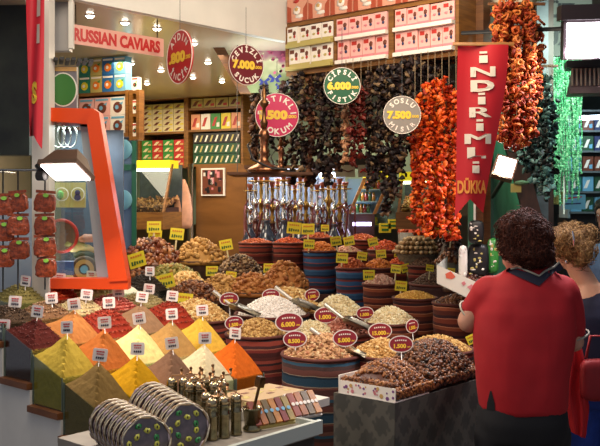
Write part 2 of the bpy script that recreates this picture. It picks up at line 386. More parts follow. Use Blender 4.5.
def cup_print(mb,w,h,y):
    mb.ell((-w*.02,y,h*.45),(w*.2,.005,h*.22),1,lv=1); mb.ell((-w*.02,y-.003,h*.5),(w*.1,.005,h*.1),2,lv=1)
    mb.ell((w*.12,y,h*.2),(w*.25,.004,h*.1),1,lv=1)
    mb.ell((-w*.05,y,h*.85),(w*.16,.004,h*.09),3,lv=1)
    mb.prism([(-w*.48,0),(-w*.28,0),(-w*.3,h*.6),(-w*.48,h*.7)],.002,(0,y,0),4)
    mb.prism([(w*.26,0),(w*.48,0),(w*.48,h*.75),(w*.3,h*.5)],.002,(0,y,0),4)
for k in range(7):
    w=T1/7.2
    carton('delight_box',w*.97,.145,.05,[mat('salmon_box','d89a80',.4),PR['white'],PR['tan'],PR['red'],mat('brick_box','a8482c',.4)],cup_print,
      'salmon box with printed white cups, %s from the left on top of the hanging shelf'%ORD[k],'box',
      shelfpt(w*(k+.6),.0,2.714),YAW,'sweet boxes on top of the hanging shelf',tilt=0)
slab('trim_upper_wall',SO+A*.85+B*.33+Vector((0,0,3.05)),(2.0,.06,.72),mat('upper_wall_paint','cbbfa4',.7),YAW)
slab('trim_valance',SO+A*.62+B*.34+Vector((0,0,2.19)),(1.35,.03,.36),mat('dull_green_board','4e5444',.75,noise=.15,nscale=5),YAW)
# side post at right end of shelf
slab('trim_shelf_post',SO+A*(T1+.02)+B*.2+Vector((0,0,1.5)),(.05,.08,3.0),WOODD,YAW)
# ---------------------------------------------------------------- back left shelving (along W)
W=Vector((.9,-.436,0)); W=W/W.length; N_=Vector((.436,.9,0)).normalized(); YW=math.atan2(W.y,W.x); WO=Vector((-1.64,8.9,0))
def tW(px): return lineT(px,(WO.x,WO.y),(W.x,W.y))
def dW(t): return WO.y+W.y*t
def zW(py,px): return CZ-(py-HY)/F*dW(tW(px))
def wpt(t,y,z): return WO+W*t+N_*y+Vector((0,0,z))
def unit(px0,px1,zs,label,m=WOOD,dp=.3,zbot=None):
    t0,t1=tW(px0),tW(px1); w=t1-t0
    u=empty('shelf_unit',wpt(t0,0,0),label,'shelf',rz=YW)
    z0,z1=min(zs),max(zs)
    for x in (.012,w-.012): MB().box((x,dp/2,(z0+z1)/2),(.025,dp,z1-z0+.03)).build('side_panel',m,(0,0,0),0,u)
    for z in zs: MB().box((w/2,dp/2,z),(w-.05,dp-.01,.022)).build('shelf_board',m,(0,0,0),0,u)
    MB().box((w/2,dp,(z0+z1)/2),(w,.015,z1-z0)).build('back_panel',WOODD,(0,0,0),0,u)
    return t0,t1
# bay 1: cartons of juice tea
WO=P(75,200,6.25); WO.z=0
zA_=[zW(135,111),zW(93,111),zW(60,111)]
t0,t1=unit(74,128,[zA_[0],zA_[1]],'wooden shelf of fruit drink cartons at the far left of the shop',dp=.12)
kinds=[('lemon',PR['teal'],PR['lemon']),('orange',PR['khaki'],PR['orange']),('orange and blue',PR['blue'],PR['orange']),('lemon and blue',PR['sky'],PR['lemon'])]
w=(t1-t0-.06)/4
for r_ in range(2):
    for k in range(4):
        nm,bs,fr=kinds[k]; h=.118
        carton('drink_carton',w*.96,h,.07,[bs,fr,PR['white'],PR['green']],fruit_print(1,2),'%s drink carton, %s in the %s layer on top of the left shelf'%(nm,ORD[k],'upper' if r_ else 'lower'),'carton',wpt(t0+.03+w*(k+.5),.05,zA_[1]+.012+r_*(h+.002)),YW,'drink cartons on the left shelf')
w=(t1-t0-.06)/3
for r_ in range(2):
    for k in range(3):
        h=.125
        carton('tea_carton',w*.94,h,.07,[PR['pink'] if k<2 else PR['white'],PR['brown'],PR['sky'],PR['sky']],fruit_print(1,2),'pale pink and blue tea carton, %s in the %s layer on the lower left shelf'%(ORD[k],'upper' if r_ else 'lower'),'carton',wpt(t0+.03+w*(k+.5),.05,zA_[0]+.012+r_*(h+.002)),YW,'tea cartons on the lower left shelf')
# narrow bay with tins
z_=[zW(138,132),zW(115,132),zW(92,132)]
t0,t1=unit(129,139,[z_[0],z_[1],z_[2]],'narrow wooden shelf bay beside the drink cartons',dp=.055)
for i,z in enumerate(z_):
    carton('tin_box',(t1-t0)*.6,.09,.04,[PR['white'],PR['dgreen'],PR['red'],PR['green']],fruit_print(1,2),'white tin with a dark print on the narrow bay, %s board from the bottom'%ORD[i],'box',wpt((t0+t1)/2,.03,z+.012),YW,'tins in the narrow bay')
WO=Vector((-1.64,8.9,0))
# bay 2
zs=[zW(167,163),zW(133,163),zW(99,163)]
t0,t1=unit(138,186,zs,'wooden shelf of small yellow and red boxes in the middle of the back wall')
def slab_print(mb,w,h,y):
    mb.prism([(-w*.4,h*.2),(-w*.1,h*.2),(w*.2,h*.8),(-w*.1,h*.75)],.002,(0,y,0),1); mb.prism([(w*.1,h*.15),(w*.4,h*.15),(w*.4,h*.45),(w*.1,h*.4)],.002,(0,y,0),2)
w=(t1-t0-.06)/4; h=(zs[1]*0+(zs[2]-zs[1]-.04))/5.3
for r_ in range(5):
    for k in range(4):
        carton('sweet_box',w*.96,h*.96,.12,[PR['cream'] if r_<4 else PR['khaki'],PR['brown'],PR['lemon']],slab_print,'small yellow box, %s column, %s layer from the bottom on the middle shelf'%(ORD[k],ORD[r_]),'box',wpt(t0+.03+w*(k+.5),.08,zs[1]+.012+r_*h),YW,'small yellow boxes on the middle shelf')
h=(zs[1]-zs[0]-.04)/4.6
for r_ in range(4):
    for k in range(4):
        carton('tea_box',w*.96,h*.96,.12,[[PR['green'],PR['red'],PR['green'],PR['red']][k],PR['cream'],PR['tan']],slab_print,'%s box, %s column, %s layer up on the shelf below yellow boxes'%(['green','red','green','red'][k],ORD[k],ORD[r_]),'box',wpt(t0+.03+w*(k+.5),.08,zs[0]+.012+r_*h),YW,'red and green boxes on the middle shelf')
# bay 3
zs=[zW(165,216),zW(130,216),zW(108,216),zW(95,216)]
t0,t1=unit(186,243,zs,'wooden shelf of patterned boxes right of the middle shelf')
def row_print(mb,w,h,y):
    for k in range(9):
        x=-w*.44+k*w*.11; mb.prism([(x-w*.035,h*.15),(x,h*.15),(x+w*.05,h*.8),(x+w*.015,h*.8)],.002,(0,y,0),1+k%2)
wf=t1-t0-.07
for r_,(z,hh) in enumerate(((zs[0]+.012,.1),(zs[0]+.113,.1),(zs[0]+.214,.1))):
    carton('patterned_box',wf*.92,hh*.96,.15,[PR['black'] if r_==2 else PR['dgreen'],PR['white'],PR['khaki']],row_print,'long dark box with a slanted white pattern, %s from the bottom of the right-hand shelf'%ORD[r_],'box',wpt((t0+t1)/2+.01,.1,z),YW,'long dark boxes')
for k in range(5):
    c=[PR['peach'],PR['white'],PR['green'],PR['lemon'],PR['peach']][k]; w=wf/5
    carton('soap_box',w*.92,.15,.1,[c,PR['red'],PR['white']],slab_print,'upright %s box, %s from the left on the board above the dark boxes'%(['salmon','white','green','yellow','salmon'][k],ORD[k]),'box',wpt(t0+.035+w*(k+.5),.08,zs[1]+.012),YW,'upright boxes above the dark boxes')
for k in range(4):
    w=wf/4
    carton('small_box',w*.94,.09,.1,[PR['khaki'],PR['brown'],PR['red']],slab_print,'small khaki box on the top board of the right-hand shelf, %s from the left'%ORD[k],'box',wpt(t0+.035+w*(k+.5),.08,zs[2]+.012),YW,'small khaki boxes on the top board')
# grey curtain-like panel seen between ceiling and shelves
slab('wall_partition',wpt(tW(150),.42,2.0),(5.2,.05,1.3),mat('partition_green','6a7a68',.7),YW)
# counter wall/wooden column with picture
t0,t1=tW(196),tW(246)
slab('trim_wood_column',wpt((t0+t1)/2,.15,.965),(t1-t0,.3,1.93),wood('varnish_panel','6e4418','855626',(1,1,4)),YW)
pc=wpt(tW(214),-.015,1.6+(200-182)/F*dW(tW(214)))
fr=MB()
fr.box((0,0,0),(.26,.02,.265),0); fr.box((0,-.012,0),(.23,.004,.235),1)
for _ in range(26): x,z=random.uniform(-.1,.1),random.uniform(-.1,.1); fr.box((x,-.0145,z),(random.uniform(.01,.04),.003,random.uniform(.02,.06)),random.choice([2,3,4]))
tag(fr.build('framed_photo',[PR['white'],PR['brown'],PR['black'],PR['rose'],PR['white']],pc,YW),'small framed photograph on the varnished wood column','picture')
cp=wpt(tW(194),-.06,0); pole=MB(); pole.cyl((0,0,0),(0,0,1.95),.028,14)
tag(pole.build('chrome_pole',CHROME,cp),'shiny steel pole left of the varnished wood column','pole')
# hanging fish-shaped salmon cloth
hb=MB(); pc=P(183,204,8.15); s=8.15/F
pts=[(-1,24),(3,24),(7,14),(9,4),(9,-20),(6,-24),(-8,-24),(-10,-20),(-9,0),(-6,14)]
hb.lathe([(0,.23),(.02,.225),(.045,.17),(.075,.06),(.088,-.05),(.09,-.18),(.075,-.225),(0,-.23)],16,sy=.35,wob=.04)
tag(hb.build('hanging_bag',mat('salmon_bag','c89070',.45,noise=.2,nscale=14),pc,0),'salmon pink tapered bag hanging beside the steel pole','bag')
# yellow lit display case with slanted glass (left)
def slant_case(px0,px1,pyt,pym,pyb,d,label,fillm,nm='display_case'):
    c=P((px0+px1)/2,pyb,d); w=(px1-px0)/F*d; hm=(pyb-pym)/F*d; ht=(pyb-pyt)/F*d
    t=empty(nm,c,label,'display case',rz=-.3)
    MB().box((0,.1,hm/2),(w,.4,hm)).build('base',WOOD,(0,0,0),0,t)
    for sx in (-1,1):
        m=MB(); m.prism([(0,0),(.025,0),(.2,ht-hm),(.175,ht-hm)],.02,(0,0,0),0,R=Matrix.Rotation(PI/2,4,'Z')); m.build('side_frame',WOOD,(sx*(w/2-.01),-.1,hm),0,t)
    MB().box((0,.13,ht),(w,.18,.07)).build('lit_header',mat('yellow_lit_sign','d8c820',.4,emit=.7),(0,0,0),0,t)
    MB().box((0,.12,ht-.05),(w*.85,.02,.02)).build('tube_lamp',mat('case_tube','fff8e0',.4,emit=10),(0,0,0),0,t)
    g=MB(); g.prism([(-w/2,0),(w/2,0),(w/2,math.hypot(.17,ht-hm)),(-w/2,math.hypot(.17,ht-hm))],.004,R=Matrix.Rotation(-math.atan2(.175,ht-hm),4,'X')); g.build('slanted_glass',glassy('case_glass',mix=.04),(0,-.09,hm),0,t)
    MB().box((0,.3,(ht+hm)/2),(w,.01,ht-hm)).build('back_panel',mat('case_back','3a444c',.4,noise=.3),(0,0,0),0,t)
    h=MB(); n=260; pts=np.stack([RNG.uniform(-w/2+.03,w/2-.03,n),RNG.uniform(-.03,.26,n),np.zeros(n)],1); pts[:,2]=hm+.03+pts[:,1]*.35
    h.box((0,.12,hm+.02),(w-.04,.3,.04),0); h.grains(pts,.022,(1.6,.6,.5),0)
    f=h.build('dried_goods',fillm,c,-.3); tag(f,'dried goods inside the '+label,'dried food',kind='stuff')
    return t
FIGM=grain('dark_dried',['24120c','4a2a18','6e4428','8c5c38'],.4)
slant_case(122,170,164,212,229,7.9,'wooden display case with slanted glass and yellow lit header left of the bag',grain('brown_mix',['3a2018','6a4028','a87848']))
slant_case(398,432,176,212,229,7.0,'small wooden display case with yellow lit header behind the orange pepper strings',grain('ochre_mix',['6a4020','9a6830','c89850']))
# green framed mirror cabinet
c=P(121,170,6.5); g=empty('mirror_cabinet',Vector((c.x,c.y,0)),'dark green framed mirror cabinet lit by a violet tube beside the orange frame','cabinet',rz=.15)
GG=mat('bottle_green','0e5a48',.4); z0=c.z-.5; 
for x,zc,sx,sz in ((-.095,1.65,.035,.95),(.095,1.65,.035,.95),(0,2.09,.22,.05),(0,1.84,.22,.045),(0,1.2,.22,.05)): MB().box((x,0,zc),(sx,.04,sz)).build('frame_bar',GG,(0,0,0),0,g)
MB().box((0,.05,1.65),(.19,.01,.9)).build('mirror',mat('mirror','6a84a0',.25,.5),(0,0,0),0,g)
MB().cyl((-.06,-.0,1.25),(-.06,-.0,2.05),.008,8).build('tube_lamp',mat('violet_tube','d8c0ff',.4,emit=6),(0,0,0),0,g)
MB().box((0,.05,.59),(.2,.1,1.18)).build('plinth',GG,(0,0,0),0,g)
for i,(z,cc) in enumerate(((1.97,'blue'),(1.6,'navy'))):
    pl_=MB(); R=Matrix.Rotation(PI/2,4,'X'); pl_.lathe([(0,.0),(.04,0),(.075,.015),(.072,.02),(0,.008)],24,R=R,m=0); pl_.lathe([(.03,.009),(.06,.016)],24,R=R,m=1)
    tag(pl_.build('glazed_plate',[PR['sky'],PR[cc]],c+Vector((.02,-.0,z-c.z)),-.25),'round blue and white plate in the green mirror cabinet, %s one'%('upper' if i==0 else 'lower'),'plate')
# ================================================================ LEFT SIDE
slab('wall_left',Vector((P(2,80,4.6).x-.35,4.6,2.68)),(1.02,.12,1.7),mat('dark_marble','20241c',.35,noise=.5,nscale=9))  # dark mottled upper part of the left wall
c=P(15,225,4.62); slab('wall_left',Vector((c.x-.3,4.66,.8)),(.95,.05,1.62),mat('bluish_panel','98a4b0',.5))
c=P(43.5,140,4.3); slab('trim_pillar',Vector((c.x,c.y,1.7)),(.082,.1,3.4),WHITE)
c=P(64,30,4.5); slab('trim_shutter_rail',Vector((c.x-.02,c.y,2.83)),(.11,.06,.95),mat('grey_rail','a8a6a4',.4))
c=P(73,30,4.45); slab('trim_shutter_strip',Vector((c.x,c.y-.03,2.83)),(.022,.03,.95),WHITE)
# red banner on the left pole
def banner(name,outline,d,label,draw=None,bulge=.03,c0=None,mats=None,rod=None,rz=0):
    c=P(*c0,d); t=empty(name,c,label,'banner',rz=rz)
    # cloth: rows of the outline [(py, px_left, px_right)] waved in depth
    V=[];N=9
    for py,x0,x1 in outline:
        for k in range(N):
            px=x0+(x1-x0)*k/(N-1); q=P(px,py if not isinstance(py,tuple) else float(np.interp(k/(N-1),np.linspace(0,1,len(py)),py)),d)-c
            V.append((q.x,bulge*math.sin(k/(N-1)*PI*1.6+(py if not isinstance(py,tuple) else py[0])*.012)*.5,q.z))
    f=[]
    for i in range(len(outline)-1):
        for k in range(N-1): f.append([i*N+k,i*N+k+1,(i+1)*N+k+1,(i+1)*N+k])
    mb=MB(); V=np.array(V); mb.add(V,f,0,smooth=True); V2=V.copy(); V2[:,1]+=.002; mb.add(V2,[q[::-1] for q in f],0,smooth=True)
    cl=mb.build('cloth',mats[0],(0,0,0),0,t)
    bv=BVHTree.FromPolygons([Vector(v) for v in V],[tuple(q) for q in f])
    if draw:
        for nm,tm,mt in draw(c,d):
            for ch in tm.ch:
                for i,v in enumerate(ch[0]):
                    h=bv.find_nearest(Vector((v[0],0,v[2])))
                    hit=bv.ray_cast(Vector((v[0],-1,v[2])),Vector((0,1,0)))
                    v[1]=(hit[0].y if hit[0] else h[0].y)-.007
            tm.build(nm,mt,(0,0,0),0,t)
    if rod:
        r=MB(); a=P(rod[0],rod[2],d)-c; b_=P(rod[1],rod[2],d)-c; r.cyl((a.x,-.0,a.z),(b_.x,0,b_.z),.008,10); r.build('rod',WOOD,(0,0,0),0,t)
    return t
REDC=mat('red_banner_cloth','c41420',.55); REDC2=mat('crimson_banner_cloth','c02030',.6)
def dr(c,d):
    m=MB(); s=d/F
    for py0,py1,w in ((-6,17,5),(25,44,4)):
        q=P(39.5,(py0+py1)/2,d)-c; m.prism([(q.x-w*s/2,q.z-(py1-py0)/2*s),(q.x+w*s/2,q.z-(py1-py0)/2*s),(q.x+w*s/2,q.z+(py1-py0)/2*s),(q.x-w*s/2,q.z+(py1-py0)/2*s)],.0,(0,0,0))
    y=MB(); q=P(35,93,d)-c; text(y,'S',q.x,q.z,22*s,0,0,w=8*s,bold=.06)
    return [('white_lettering',m,WHITE),('yellow_letter',y,GOLD)]
banner('red_banner',[(-12,26,46),(20,26,45.5),(50,26.5,45),(80,27,44),(110,27.5,43),(136,28,42),((122,149),29,41.5)],4.12,'narrow red swallow-tailed banner with a yellow letter on the white pillar',dr,.05,(36,0),[REDC2])
# framed green round picture on top of the orange frame
c=P(64.5,88,4.38); s=4.38/F; m=MB(); w=26*s; h=42*s
m.box((0,0,0),(w,.03,h),0); m.box((0,-.016,h*.44),(w,.004,h*.1),3); m.disc(-.002,0-.01,14*s,-.015,-.018,1,28,17*s); m.disc(-.002,-.01,12.8*s,-.018,-.02,2,28,15.8*s)
tag(m.build('round_emblem_sign',[mat('slate_sign','6e6c72',.4),WHITE,mat('leaf_green','2f6e2c',.4),PR['tan']],c),'grey sign with a dark green disc standing on the orange frame','sign')
m=MB(); 
for k in range(7): m.box((-.06+k*.028,0,.006+.004*(k%2)),(.02,.16,.014))
tag(m.build('wire_rack',BLACK,P(68,63,4.38),.3),'black flat rack lying above the green disc sign','rack')
# orange framed slanting display window
OR=mat('orange_lacquer','e04a10',.35); d=4.35; c=Vector((P(85,200,d).x,d,P(85,286,d).z))
ow=empty('orange_display_window',c,'large slanting orange framed shop window with posters inside','window frame')
def rl(px,py,dd=d): q=P(px,py,dd)-c; return (q.x,q.z)
def bar(nm,pts,th,m,dd=d,yy=0): 
    b_=MB(); b_.prism([rl(*p,dd) for p in pts],th,(0,yy,0)); return b_.build(nm,m,(0,0,0),0,ow)
bar('top_bar',[(50,109),(97,110),(103,114),(101,126),(50,122)],.07,OR)
bar('side_bar',[(97,110),(103,114),(131,279),(113,280),(91,122)],.09,OR)
bar('bottom_bar',[(52,277),(131,277),(131,288),(52,287)],.08,OR)
bar('inner_frame',[(80,124),(91,123),(114,277),(97,277)],.03,mat('pale_grey_frame','a8b6bc',.4),yy=.03)
bar('inner_rail',[(52,122),(90,124),(90,127),(52,125)],.03,METAL,yy=.03)
light('AREA',P(76,128,4.62),6,(.95,.97,1),.25,(0,0,0))  # lamp added to brighten the window interior, no fixture modelled
light('POINT',P(70,255,4.52),1.0,(1,.95,.9),.08)
g=MB(); g.prism([rl(50,122),rl(82,124),rl(98,277),rl(52,277)],.004,(0,.045,0)); g.build('glass_pane',glassy('window_glass',mix=.1),(0,0,0),0,ow)
MB().box((-.08,.5,.33),(.34,.02,.95)).build('back_panel',mat('window_back','3a4a58',.5,noise=.4,nscale=6),(0,0,0),0,ow)
MB().box((-.06,.27,.004),(.36,.46,.02)).build('window_floor',PR['tan'],(0,0,0),0,ow)
# posters and things inside
m=MB(); s=4.6/F
for i,cx_ in enumerate((62,78)):
    q=P(cx_,195,4.6); x0=(cx_-70)*s
    m.box((x0,0,0),(15.6*s,.006,25*s),0); m.disc(x0,0.004,7*s,-.004,-.006,1,22); m.disc(x0,.004,6*s,-.006,-.008,4,22)
    if i==0: m.ell((x0-.006,-.01,.0),(.02,.004,.026),2,lv=1)
    else: m.disc(x0,.012,.014,-.008,-.011,3,14); m.disc(x0,-.012,.017,-.008,-.011,3,14)
tag(m.build('apple_poster',[PR['khaki'],PR['white'],mat('apple_green','58a048',.4),PR['navy'],PR['khaki']],P(70,195,4.6)),'pair of posters with round fruit emblems inside the orange window','poster')
m=MB(); R=Matrix.Rotation(PI/2,4,'X'); m.lathe([(0,.0),(.075,0),(.075,.0),(.09,.01),(.088,.022),(.075,.016),(0,.01)],28,R=R,m=0); m.lathe([(0,.012),(.074,.018)],28,R=R,m=1)
tag(m.build('round_tin',[mat('tin_red','b02418',.35),mat('tin_brown','5a3a24',.5,noise=.3)],P(62,236,4.55)),'round red rimmed tin lid standing inside the orange window','tin')
m=MB(); R=Matrix.Rotation(PI/2,4,'X'); m.lathe([(0,.0),(.062,0),(.068,.01),(.062,.016),(0,.012)],28,R=R,m=0); m.lathe([(.05,.0175),(.028,.0175)],28,R=R,m=1); m.lathe([(0,.018),(.02,.018)],20,R=R,m=2)
tag(m.build('round_plaque',[mat('plaque_brown','5a4830',.5),PR['tan'],PR['sky']],P(85,269,4.5)),'round brown plaque with a golden ring at the bottom of the orange window','plaque')
for i,(px,py,col,nm) in enumerate(((74,246,'khaki','olive'),(82,250,'tan','straw coloured'),(91,240,'peach','pinkish'),(86,256,'dgreen','dark green'))):
    m=MB(); m.tube([(-.06,0,0),(-.03,0,.01),(.03,.01,.008),(.07,0,-.006)],[.012,.022,.022,.01],10)
    tag(m.build('wrapped_sausage',mat('saus_'+col,{'khaki':'8a8448','tan':'c0a468','peach':'b87858','dgreen':'3c4a30'}[col],.4,noise=.3),P(px,py,4.55),.1*i),'%s wrapped sausage in the pile inside the orange window'%nm,'sausage')
m=MB(); m.box((0,0,0),(.14,.04,.07)); tag(m.build('blue_packet',mat('packet_blue','3a5a98',.4,noise=.3),P(61,268,4.5)),'blue packet beside the round plaque inside the orange window','packet')
for i in range(3):
    m=MB(); 
    m.tube([(.035*math.cos(a),0,.06*math.sin(a)) for a in [k*PI/8 for k in range(16)]],.004,6,closed=True)
    tag(m.build('hanging_ring',METAL,P(58+i*6,136,4.58),.5),'silver wire ring hanging at the top inside the orange window, %s from the left'%ORD[i],'ring','wire rings in the window')
# floodlight on the pillar
def floodlamp(loc,rz,label,w=.2,pitch=0.5,arm=True,scale=1,glow=18):
    t=empty('flood_lamp',loc,label,'lamp',R=Euler((0,0,rz)).to_matrix())
    HM=mat('lamp_housing','6a5444',.35,.5)
    k=scale; R=Matrix.Rotation(pitch,4,'X')
    def tp(m,z0=0): m.xf=R; return m
    m=tp(MB()); m.box((0,0,.05*k),(w*k,.15*k,.08*k),0,taper=.6); m.box((0,0,.005*k),(w*1.06*k,.165*k,.022*k),0); m.build('housing',HM,(0,0,0),0,t)
    m=tp(MB()); m.box((0,0,-.009*k),(w*.93*k,.135*k,.006)); m.build('lit_glass',mat('flood_glow','fff0e8',.3,emit=glow),(0,0,0),0,t)
    if arm:
        m=MB(); m.tube([(-w*.5*k,0,.03),(-w*.75*k,.0,.0),(-w*.8*k,.05,-.01),(-.24,.12,.03)],.012,8); m.cyl((-.14,-.01,-.02),(-.10,-.01,-.02),.022,12); m.build('bracket',BLACK,(0,0,0),0,t)
    return t
fl=floodlamp(P(66,171,3.9),-.35,'brown flood lamp shining on a bracket beside the white pillar',w=.2,pitch=-.5,scale=.95)
l=light('AREA',P(68,180,3.84),14,(1,.86,.75),.16); aim(l,P(120,330,3.4))
# hanging packets of red pepper paste
PKG=mat('pepper_packet','8a3c1c',.3,noise=.55,nscale=70,coat=.3,bump=.5)
STK=mat('green_sticker','90d050',.5)
pk=None; i=0
for px,py,s_ in [(18,203,1),(18,226,1),(19,250,1),(3,206,1),(3,232,1),(3,258,1),(45,203,.95),(45,226,.95),(45,247,.95),(46,268,.9)]:
    d=4.12; loc=P(px,py,d)
    if pk is None:
        pk=empty('pepper_packet',loc,'x','packet')
        m=MB(); v,f=ICO[3]; v=v.copy(); v=np.sign(v)*np.abs(v)**.4; v=v*np.array([.05,.012,.042])*(1+.06*np.sin(v[:,[2,0,1]]*7))+RNG.normal(size=v.shape)*np.array([.0015,.003,.0015]); m.add(v,f,0,smooth=True)
        m.box((0,0,.052),(.096,.003,.014),0); m.build('bag',PKG,(0,0,0),0,pk)
        m=MB(); m.disc(.008,.036,.013,-.016,-.019,0,12,.009); m.build('sticker',STK,(0,0,0),0,pk)
        o=pk
    else: o=dup(pk,loc)
    col='pillar column' if px>40 else ('column beside the pillar' if px>10 else 'leftmost column')
    k=i%3 if i<9 else 3
    o['label']='clear packet of dark red peppers, %s from the top of the %s'%(ORD[k],col)
    o['group']='hanging packets of red peppers'; o.rotation_euler=(0,random.uniform(-.08,.08),random.uniform(-.3,.3)); i+=1
for i,px in enumerate((3,18,45)):
    m=MB(); m.cyl((0,0,0),(0,0,-.56),.004,6); tag(m.build('packet_string',BLACK,P(px,170,4.145)+Vector((0,0,0))),'thin cord carrying the %s column of pepper packets'%['leftmost','middle','right-hand'][i],'cord')
m=MB(); 
m.tube([(-.22,0,0),(.3,0,0)],.006,6); m.cyl((-.2,0,0),(-.2,.47,0),.005,6); m.cyl((.27,0,0),(.27,.12,0),.005,6)
tag(m.build('hanging_rail',METAL,P(25,170,4.15)),'thin steel rail the pepper packets hang from','rail')
# ================================================================ SPICE STAND
R3=Vector((-.795,3.5,0)); SB=.187; SA=.22
u0,v0=uv(R3)
steps=[(.673,u0),(.76,u0-SA),(.847,u0-2*SA),(.995,u0-3*SA),(1.045,u0-4*SA)]   # board height, centre u per row
st=empty('spice_stand',UV(u0,v0+.35,0),'white stepped stand with brown boards carrying the spice bins','stand')
c0=st.location
def rel3(u,v,z): q=UV(u,v,z)-Vector((c0.x,c0.y,0)); return q
vl=v0-.115; vr=[v0+.96,v0+.96,v0+.9,v0+.9,v0+1.05]
for i,(z,u) in enumerate(steps):
    L=vr[i]-vl
    m=MB(); q=rel3(u,(vl+vr[i])/2,z-.014); m.box((0,0,0),(SA-.002,L,.026)); m.build('step_board',WOODR,q,YAW,st)
    m=MB(); q=rel3(u,(vl+.012+vr[i])/2,(z-.03)/2); m.box((0,0,0),(SA,L-.02,z-.03)); m.build('riser_box',mat('stand_white','d6d4cc',.6,noise=.08,nscale=5),q,YAW,st)
# added blue sheet, its colour standing in for the shaded floor and wall
tag(MB().box((0,0,.45),(.3,.02,.9)).build('blue_sheet',mat('blue_tarp','3a5a98',.6,noise=.2),P(-8,440,4.35)*1+Vector((-.02,0,-P(-8,440,4.35).z)),.2),'blue sheet standing left of the white stepped stand','sheet')
def tag_white():
    t=empty('price_tag',(0,0,0),'x','price tag')
    m=MB(); w,h=.041,.046; r=.008
    pl=[(-w+r,-.0)] ; pts=[]
    for cx_,cz_,a0 in ((w/1-r*1,h-r,0),(-w+r,h-r,PI/2),(-w+r,-h*.2+r,PI),(w-r,-h*.2+r,3*PI/2)):
        for k in range(4): pts.append(((cx_+r*math.cos(a0+k*PI/6))*.75,cz_+r*math.sin(a0+k*PI/6)))
    m.prism(pts,.003,(0,0,0),0,mside=1)
    m.build('card',[CARDW,mat('pink_edge','c89098',.6)],(0,0,0),0,t)
    s=MB()
    for i in range(3): s.box((-.012+i*.012,-.0045,.033),(.010,.002,.005),0)
    for i in range(4): s.box((-.012+i*.008,-.0045,.022),(.006,.002,.0045),0)
    for i in range(4): s.box((-.013+i*.009,-.0045,.006),(.0065,.002,.009),1,R=Matrix.Rotation(.2*(i%2),3,'Y').to_4x4())
    s.build('writing',[RED,INK],(0,0,0),0,t)
    k=MB(); k.cyl((0,.0015,-.008),(0,.0015,-.09),.002,6); k.build('pick',CARDW,(0,0,0),0,t)
    return t
TW=tag_white(); TWused=[False]
def put_white(loc,label,s=1):
    if not TWused[0]: o=TW; TWused[0]=True
    else: o=dup(TW,loc)
    o.location=loc; o.scale=(s,s,s); o.rotation_euler=(random.uniform(-.12,.05),random.uniform(-.15,.15),random.uniform(-.35,.25)); o['label']=label; o['group']='white spice price tags'; return o
GL=glassy('bin_glass',(.86,.92,.88),.10,.06)
